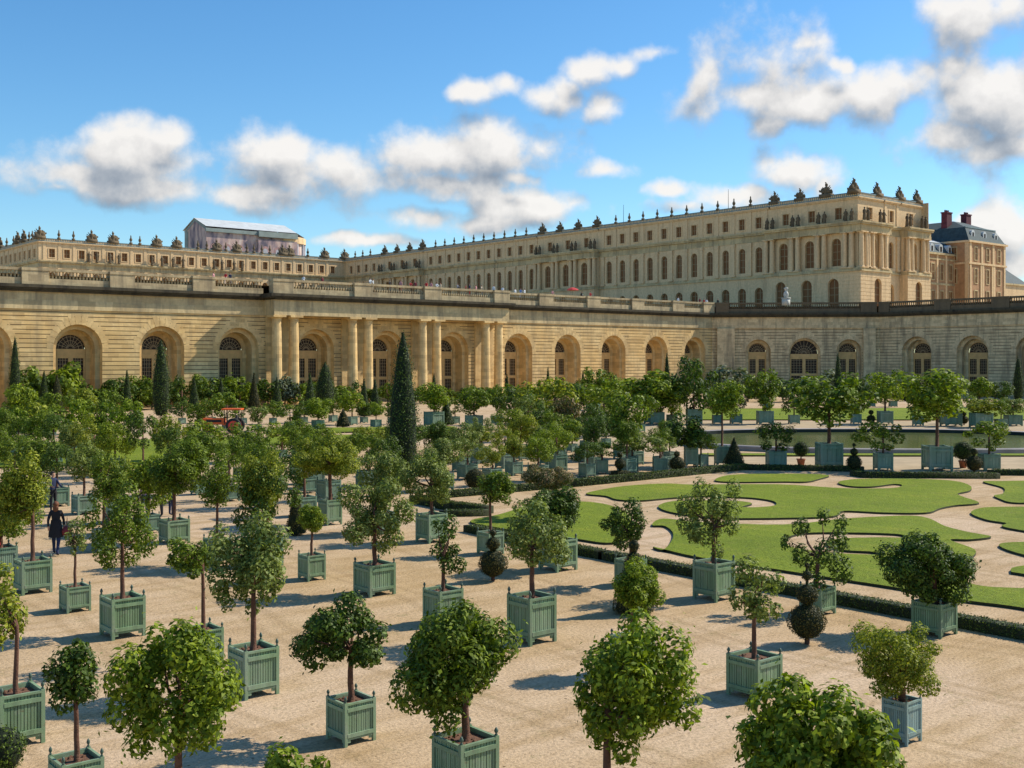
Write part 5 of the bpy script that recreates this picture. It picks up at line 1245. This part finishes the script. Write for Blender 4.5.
b_ = MB(); fbox(b_, FP, 0, 19.5, -24, 0, TER, 36.8); b_.build('wall', M['brickred'], pv)
for q6 in ((-.5, 20, -24.5, .5, 36.8, 37.3), (-.25, 19.75, -24.2, .3, 31.2, 31.7)): b_ = MB(); fbox(b_, FP, *q6); b_.build('cornice', M['stoneB'], pv)
for s_ in (.7, 6.2, 7.2, 12.2, 13.2, 18.8): b_ = MB(); fbox(b_, FP, s_-.4, s_+.4, 0, .2, TER, 31.2); b_.build('pilaster', M['stoneB'], pv)
for s_ in (.7, 6.7, 12.7, 18.8): b_ = MB(); fbox(b_, FP, s_-.5, s_+.5, 0, .18, 31.7, 36.8); b_.build('pilaster', M['stoneB'], pv)
for s_ in (.5, 12, 23): b_ = MB(); fbox(b_, FPW, s_-.5, s_+.5, 0, .2, TER, 36.8); b_.build('pilaster', M['stoneB'], pv)
for c in (3.6, 9.7, 15.8):
    small_win(pv, FP, c, 32.4, 35.6, 0, .65); small_win(pv, FP, c, 26.4, 30, 0, .65); small_win(pv, FP, c, 19, 24.3, 0, .7); dormer(pv, FP, c, 38.0, -.8)
for c in (4, 9, 14): small_win(pv, FPW, c, 32.4, 35.6, 0, .65); small_win(pv, FPW, c, 26.4, 30, 0, .65)
def P3(s_, o, z): return FP(s_, o, z)
b_ = MB(); b_.add([P3(0, 0, 37.3), P3(19.5, 0, 37.3), P3(19.5, -24, 37.3), P3(0, -24, 37.3), P3(1.8, -2, 41), P3(17.7, -2, 41), P3(17.7, -22, 41), P3(1.8, -22, 41), P3(7, -8, 43.4), P3(12.5, -8, 43.4), P3(12.5, -16, 43.4), P3(7, -16, 43.4)],
    [(0, 1, 5, 4), (1, 2, 6, 5), (2, 3, 7, 6), (3, 0, 4, 7), (4, 5, 9, 8), (5, 6, 10, 9), (6, 7, 11, 10), (7, 4, 8, 11), (8, 9, 10, 11)]); b_.build('roof', M['slate'], pv)
for q6 in ((1.7, 17.8, -2.2, -1.8, 40.9, 41.2), (-.1, 19.6, -.1, .1, 37.3, 37.55)): b_ = MB(); fbox(b_, FP, *q6); b_.build('lead_flashing', M['lead'], pv)
for s_, o_, h_ in ((3.5, -8, 45.2), (14.6, -8.5, 45.6), (2, -20, 45.0)):
    b_ = MB(); fbox(b_, FP, s_-1.3, s_+1.3, o_-.8, o_+.8, 40, h_); fbox(b_, FP, s_-1.45, s_+1.45, o_-.95, o_+.95, h_, h_+.3)
    for k in (-.8, 0, .8): q = FP(s_+k, o_, 0); b_.lathe([(.22, h_+.3), (.18, h_+.9)], (q[0], q[1], 0), 8)
    b_.build('chimney', M['chimney'], pv)
hs = empty('slate_roofed_house', (312, 168, TER), label='low pale house with a slate hipped roof at the far right edge', cat='house')
FH = Fr((299, 160), (1, 0), (0, -1)); b_ = MB(); fbox(b_, FH, 0, 40, -15, 0, TER, 28.6); b_.build('wall', M['stoneB'], hs)
b_ = MB(); fbox(b_, FH, -.4, 40.4, -15, .4, 28.6, 29.1); b_.build('cornice', M['stoneF'], hs)
b_ = MB(); b_.add([FH(-.3, .3, 29.1), FH(40, .3, 29.1), FH(40, -15, 29.1), FH(-.3, -15, 29.1), FH(5, -6, 34.6), FH(36, -6, 34.6)], [(0, 1, 5, 4), (1, 2, 5), (2, 3, 4, 5), (3, 0, 4)]); b_.build('roof', M['slate'], hs)
b_ = MB(); fbox(b_, FH, 1.5, 3.5, -8, -6, 31, 37); fbox(b_, FH, 1.3, 3.7, -8.2, -5.8, 37, 37.3); b_.build('chimney', M['chimney'], hs)
for c in (5, 11, 17): small_win(hs, FH, c, 22, 26.5, 0, .8)

# white marble group and lead vase on the terrace wall
st_e = eAt(786, 128); 
b_ = MB(); b_.box(-.55, .55, -.55, .55, 0, 1.3); b_.box(-.65, .65, -.65, .65, 1.3, 1.45)
b_.lathe([(.34, 1.45), (.42, 1.7), (.5, 2.1), (.38, 2.5), (.2, 2.7), (.3, 2.95), (.42, 3.2), (.4, 3.35), (.1, 3.4)], (0, 0, 0), 12)
q = at(786, 215); o = b_.build('marble_vase', M['white'], None, True, label='white marble vase on a pedestal standing on the terrace before the palace end', cat='vase'); o.location = (q[0], q[1], TER)

# stone block of the stair parapet at the lower left corner
shrub('dark_shrub', *G(4, 768), [(.05, .02), (.22, .05), (.30, .25), (.24, .48), (.08, .6), (.02, .62)], .05, M['fd'], 93, 'small dark shrub at the foot of the left edge box', 'shrub')
e, n = G(-34, 850)
b_ = MB(); b_.box(-1.3, .45, -.6, .6, 0, .55); b_.box(-1.4, .52, -.68, .68, .55, .68)
o = b_.build('parapet_block', M['stoneP'], None, label='pale coping corner at the lower left edge', cat='stone block'); o.location = (e, n, 0); o.rotation_euler = (0, 0, R(20))

# antenna masts on the wing roof
for x, s_ in ((627, 73), (716, 38)):
    b_ = MB(); q = FW_(s_, -4, 0); b_.tube([(q[0], q[1], 42), (q[0], q[1], 47.5)], [.07, .04], 5); b_.build('lightning_rod', M['tyre'], pw)

# ------------------------------------------------------------------ sky, sun, camera
AZ, EL = 108.0, 41.0        # compass azimuth (clockwise from north) and elevation of the sun
world = bpy.data.worlds.new('World'); scene.world = world; world.use_nodes = True
nt = world.node_tree; nt.nodes.clear()
out = N(nt, 'ShaderNodeOutputWorld'); bg = N(nt, 'ShaderNodeBackground'); nt.links.new(bg.outputs[0], out.inputs[0])
sky = N(nt, 'ShaderNodeTexSky', sky_type='NISHITA'); sky.sun_disc = False; sky.sun_elevation = R(EL); sky.sun_rotation = R(AZ)
sky.air_density = 1.0; sky.dust_density = .35; sky.ozone_density = 2.4; sky.altitude = 100
tc = N(nt, 'ShaderNodeTexCoord'); D_ = tc.outputs['Generated']
SUNV = (math.sin(R(AZ))*math.cos(R(EL)), math.cos(R(AZ))*math.cos(R(EL)), math.sin(R(EL)))
clouds = [(165, 138, 34, 17), (125, 158, 62, 24), (75, 176, 48, 20), (135, 188, 74, 17), (60, 190, 30, 9),
 (278, 158, 44, 24), (300, 178, 68, 26), (250, 196, 48, 15), (338, 176, 32, 16),
 (440, 162, 55, 26), (508, 152, 58, 24), (545, 148, 28, 16), (450, 184, 66, 15), (520, 178, 40, 12),
 (425, 216, 46, 12), (540, 206, 60, 18), (575, 204, 34, 15), (480, 222, 50, 9),
 (484, 92, 26, 13), (515, 86, 28, 12), (545, 96, 26, 17), (562, 92, 24, 20), (588, 76, 28, 15), (618, 66, 28, 13), (650, 54, 26, 12), (610, 108, 24, 15), (600, 170, 30, 12),
 (708, 82, 34, 34), (760, 60, 54, 34), (805, 42, 26, 13), (750, 92, 66, 20), (840, 64, 16, 9), (800, 105, 62, 22), (868, 96, 46, 24), (905, 88, 34, 22), (770, 124, 40, 14),
 (975, 22, 38, 46), (1010, 10, 34, 34), (945, 70, 22, 22), (975, 98, 48, 38), (1015, 108, 46, 52), (952, 142, 40, 26), (1005, 150, 56, 22),
 (790, 172, 38, 22), (735, 196, 52, 12), (690, 206, 42, 12), (822, 185, 18, 18), (668, 190, 30, 9),
 (1012, 236, 40, 28), (980, 222, 24, 10), (1015, 262, 34, 22), (940, 232, 40, 9), (360, 240, 60, 7)]
ga = bpy.data.node_groups.new('cloud_field', 'ShaderNodeTree')
ga.interface.new_socket('V', in_out='INPUT', socket_type='NodeSocketVector'); ga.interface.new_socket('F', in_out='OUTPUT', socket_type='NodeSocketFloat')
gi = ga.nodes.new('NodeGroupInput'); go = ga.nodes.new('NodeGroupOutput')
va = N(ga, 'ShaderNodeSeparateXYZ'); ga.links.new(gi.outputs[0], va.inputs[0])
az_ = mth(ga, 'ARCTAN2', va.outputs[0], va.outputs[1]); el_ = mth(ga, 'ARCSINE', va.outputs[2])
ae = N(ga, 'ShaderNodeCombineXYZ'); ga.links.new(az_, ae.inputs[0]); ga.links.new(el_, ae.inputs[1])
nz = N(ga, 'ShaderNodeTexNoise'); nz.inputs['Scale'].default_value = 15; nz.inputs['Detail'].default_value = 9; nz.inputs['Roughness'].default_value = .56; ga.links.new(gi.outputs[0], nz.inputs['Vector'])
nw2 = N(ga, 'ShaderNodeTexNoise'); nw2.inputs['Scale'].default_value = 20; nw2.inputs['Detail'].default_value = 3; ga.links.new(gi.outputs[0], nw2.inputs['Vector'])
wrp = N(ga, 'ShaderNodeVectorMath', operation='MULTIPLY_ADD'); ga.links.new(nw2.outputs['Color'], wrp.inputs[0]); wrp.inputs[1].default_value = (.045, .022, 0); ga.links.new(ae.outputs[0], wrp.inputs[2])
cur = None
for (x, y, a, b_) in clouds:
    u_ = math.atan((x-512)/FOC); a0 = YAW+u_+.0225; e0 = math.atan((HOR-y)/FOC*math.cos(u_))+.011
    ra, rb = a*1.06/FOC, b_*1.08/FOC
    m1_ = N(ga, 'ShaderNodeVectorMath', operation='MULTIPLY_ADD'); ga.links.new(wrp.outputs[0], m1_.inputs[0]); m1_.inputs[1].default_value = (1/ra, 1/rb, 0); m1_.inputs[2].default_value = (-a0/ra, -e0/rb, 0)
    l_ = N(ga, 'ShaderNodeVectorMath', operation='LENGTH'); ga.links.new(m1_.outputs[0], l_.inputs[0])
    # thin small shreds carry less density than the big heaps
    f_ = mth(ga, 'ADD', l_.outputs['Value'], .0 if a*b_ > 600 else .30)
    cur = f_ if cur is None else mth(ga, 'SMOOTH_MIN', cur, f_, .25)
cur = mth(ga, 'SUBTRACT', 1.0, mth(ga, 'MINIMUM', cur, 2.2))
sm_ = cur
cur = mth(ga, 'ADD', cur, mth(ga, 'MULTIPLY', mth(ga, 'SUBTRACT', nz.outputs['Fac'], .5), 3.4))
ga.links.new(cur, go.inputs[0])
def field(vec):
    g_ = N(nt, 'ShaderNodeGroup'); g_.node_tree = ga; nt.links.new(vec, g_.inputs[0]); return g_.outputs[0]
f0 = field(D_)
va = N(nt, 'ShaderNodeVectorMath', operation='ADD'); nt.links.new(D_, va.inputs[0]); off = Vector((RT[0]*.006, RT[1]*.006, .020)); va.inputs[1].default_value = off
f1 = field(va.outputs[0])
dens = N(nt, 'ShaderNodeMapRange', interpolation_type='SMOOTHSTEP'); nt.links.new(f0, dens.inputs[0]); dens.inputs[1].default_value = -.35; dens.inputs[2].default_value = .62
lit = N(nt, 'ShaderNodeMapRange'); nt.links.new(mth(nt, 'SUBTRACT', f0, f1), lit.inputs[0]); lit.inputs[1].default_value = -1.0; lit.inputs[2].default_value = .9
thick = N(nt, 'ShaderNodeMapRange'); nt.links.new(f0, thick.inputs[0]); thick.inputs[1].default_value = .4; thick.inputs[2].default_value = 1.8; thick.inputs[3].default_value = 0; thick.inputs[4].default_value = .22
br_ = mth(nt, 'SUBTRACT', lit.outputs[0], thick.outputs[0], clamp=True)
ccol = ramp(nt, br_, [(.05, (.26, .32, .41)), (.33, (.46, .51, .58)), (.62, (.82, .82, .82)), (.9, (1.05, 1.04, 1.02))])
ccol = mixc(nt, 1.0, ccol, (7.9, 7.7, 7.5), 'MULTIPLY')
sat = N(nt, 'ShaderNodeHueSaturation'); sat.inputs['Saturation'].default_value = 1.25; nt.links.new(sky.outputs[0], sat.inputs['Color'])
skc = mixc(nt, 1.0, sat.outputs[0], (1.16, 1.38, 1.42), 'MULTIPLY')
fin = mixc(nt, mth(nt, 'MULTIPLY', dens.outputs[0], .96), skc, ccol)
nt.links.new(fin, bg.inputs['Color']); bg.inputs['Strength'].default_value = .10

sl = bpy.data.lights.new('sun', 'SUN'); sl.energy = 5.0; sl.angle = R(.55); sl.color = (1.0, .93, .80)
so = bpy.data.objects.new('sun', sl); COL.objects.link(so)
so.rotation_euler = Vector(SUNV).to_track_quat('Z', 'Y').to_euler()

cam = bpy.data.cameras.new('camera'); co = bpy.data.objects.new('camera', cam); COL.objects.link(co)
cam.sensor_width = 36; cam.lens = FOC/1024*36; cam.shift_y = -(384-HOR)/1024; cam.clip_end = 4000; cam.clip_start = .1
co.location = (0, 0, EYE); co.rotation_euler = (R(90), 0, -YAW); scene.camera = co
vs_ = scene.view_settings; scene.display_settings.display_device = 'sRGB'
vs_.view_transform = 'Standard'; vs_.look = 'None'; vs_.gamma = 1.0; vs_.exposure = 0.22; vs_.use_curve_mapping = False
scene.cycles.max_bounces = 4; scene.cycles.diffuse_bounces = 2; scene.cycles.glossy_bounces = 2; scene.cycles.transmission_bounces = 2; scene.cycles.transparent_max_bounces = 4

world.cycles.sampling_method = 'MANUAL'; world.cycles.sample_map_resolution = 256
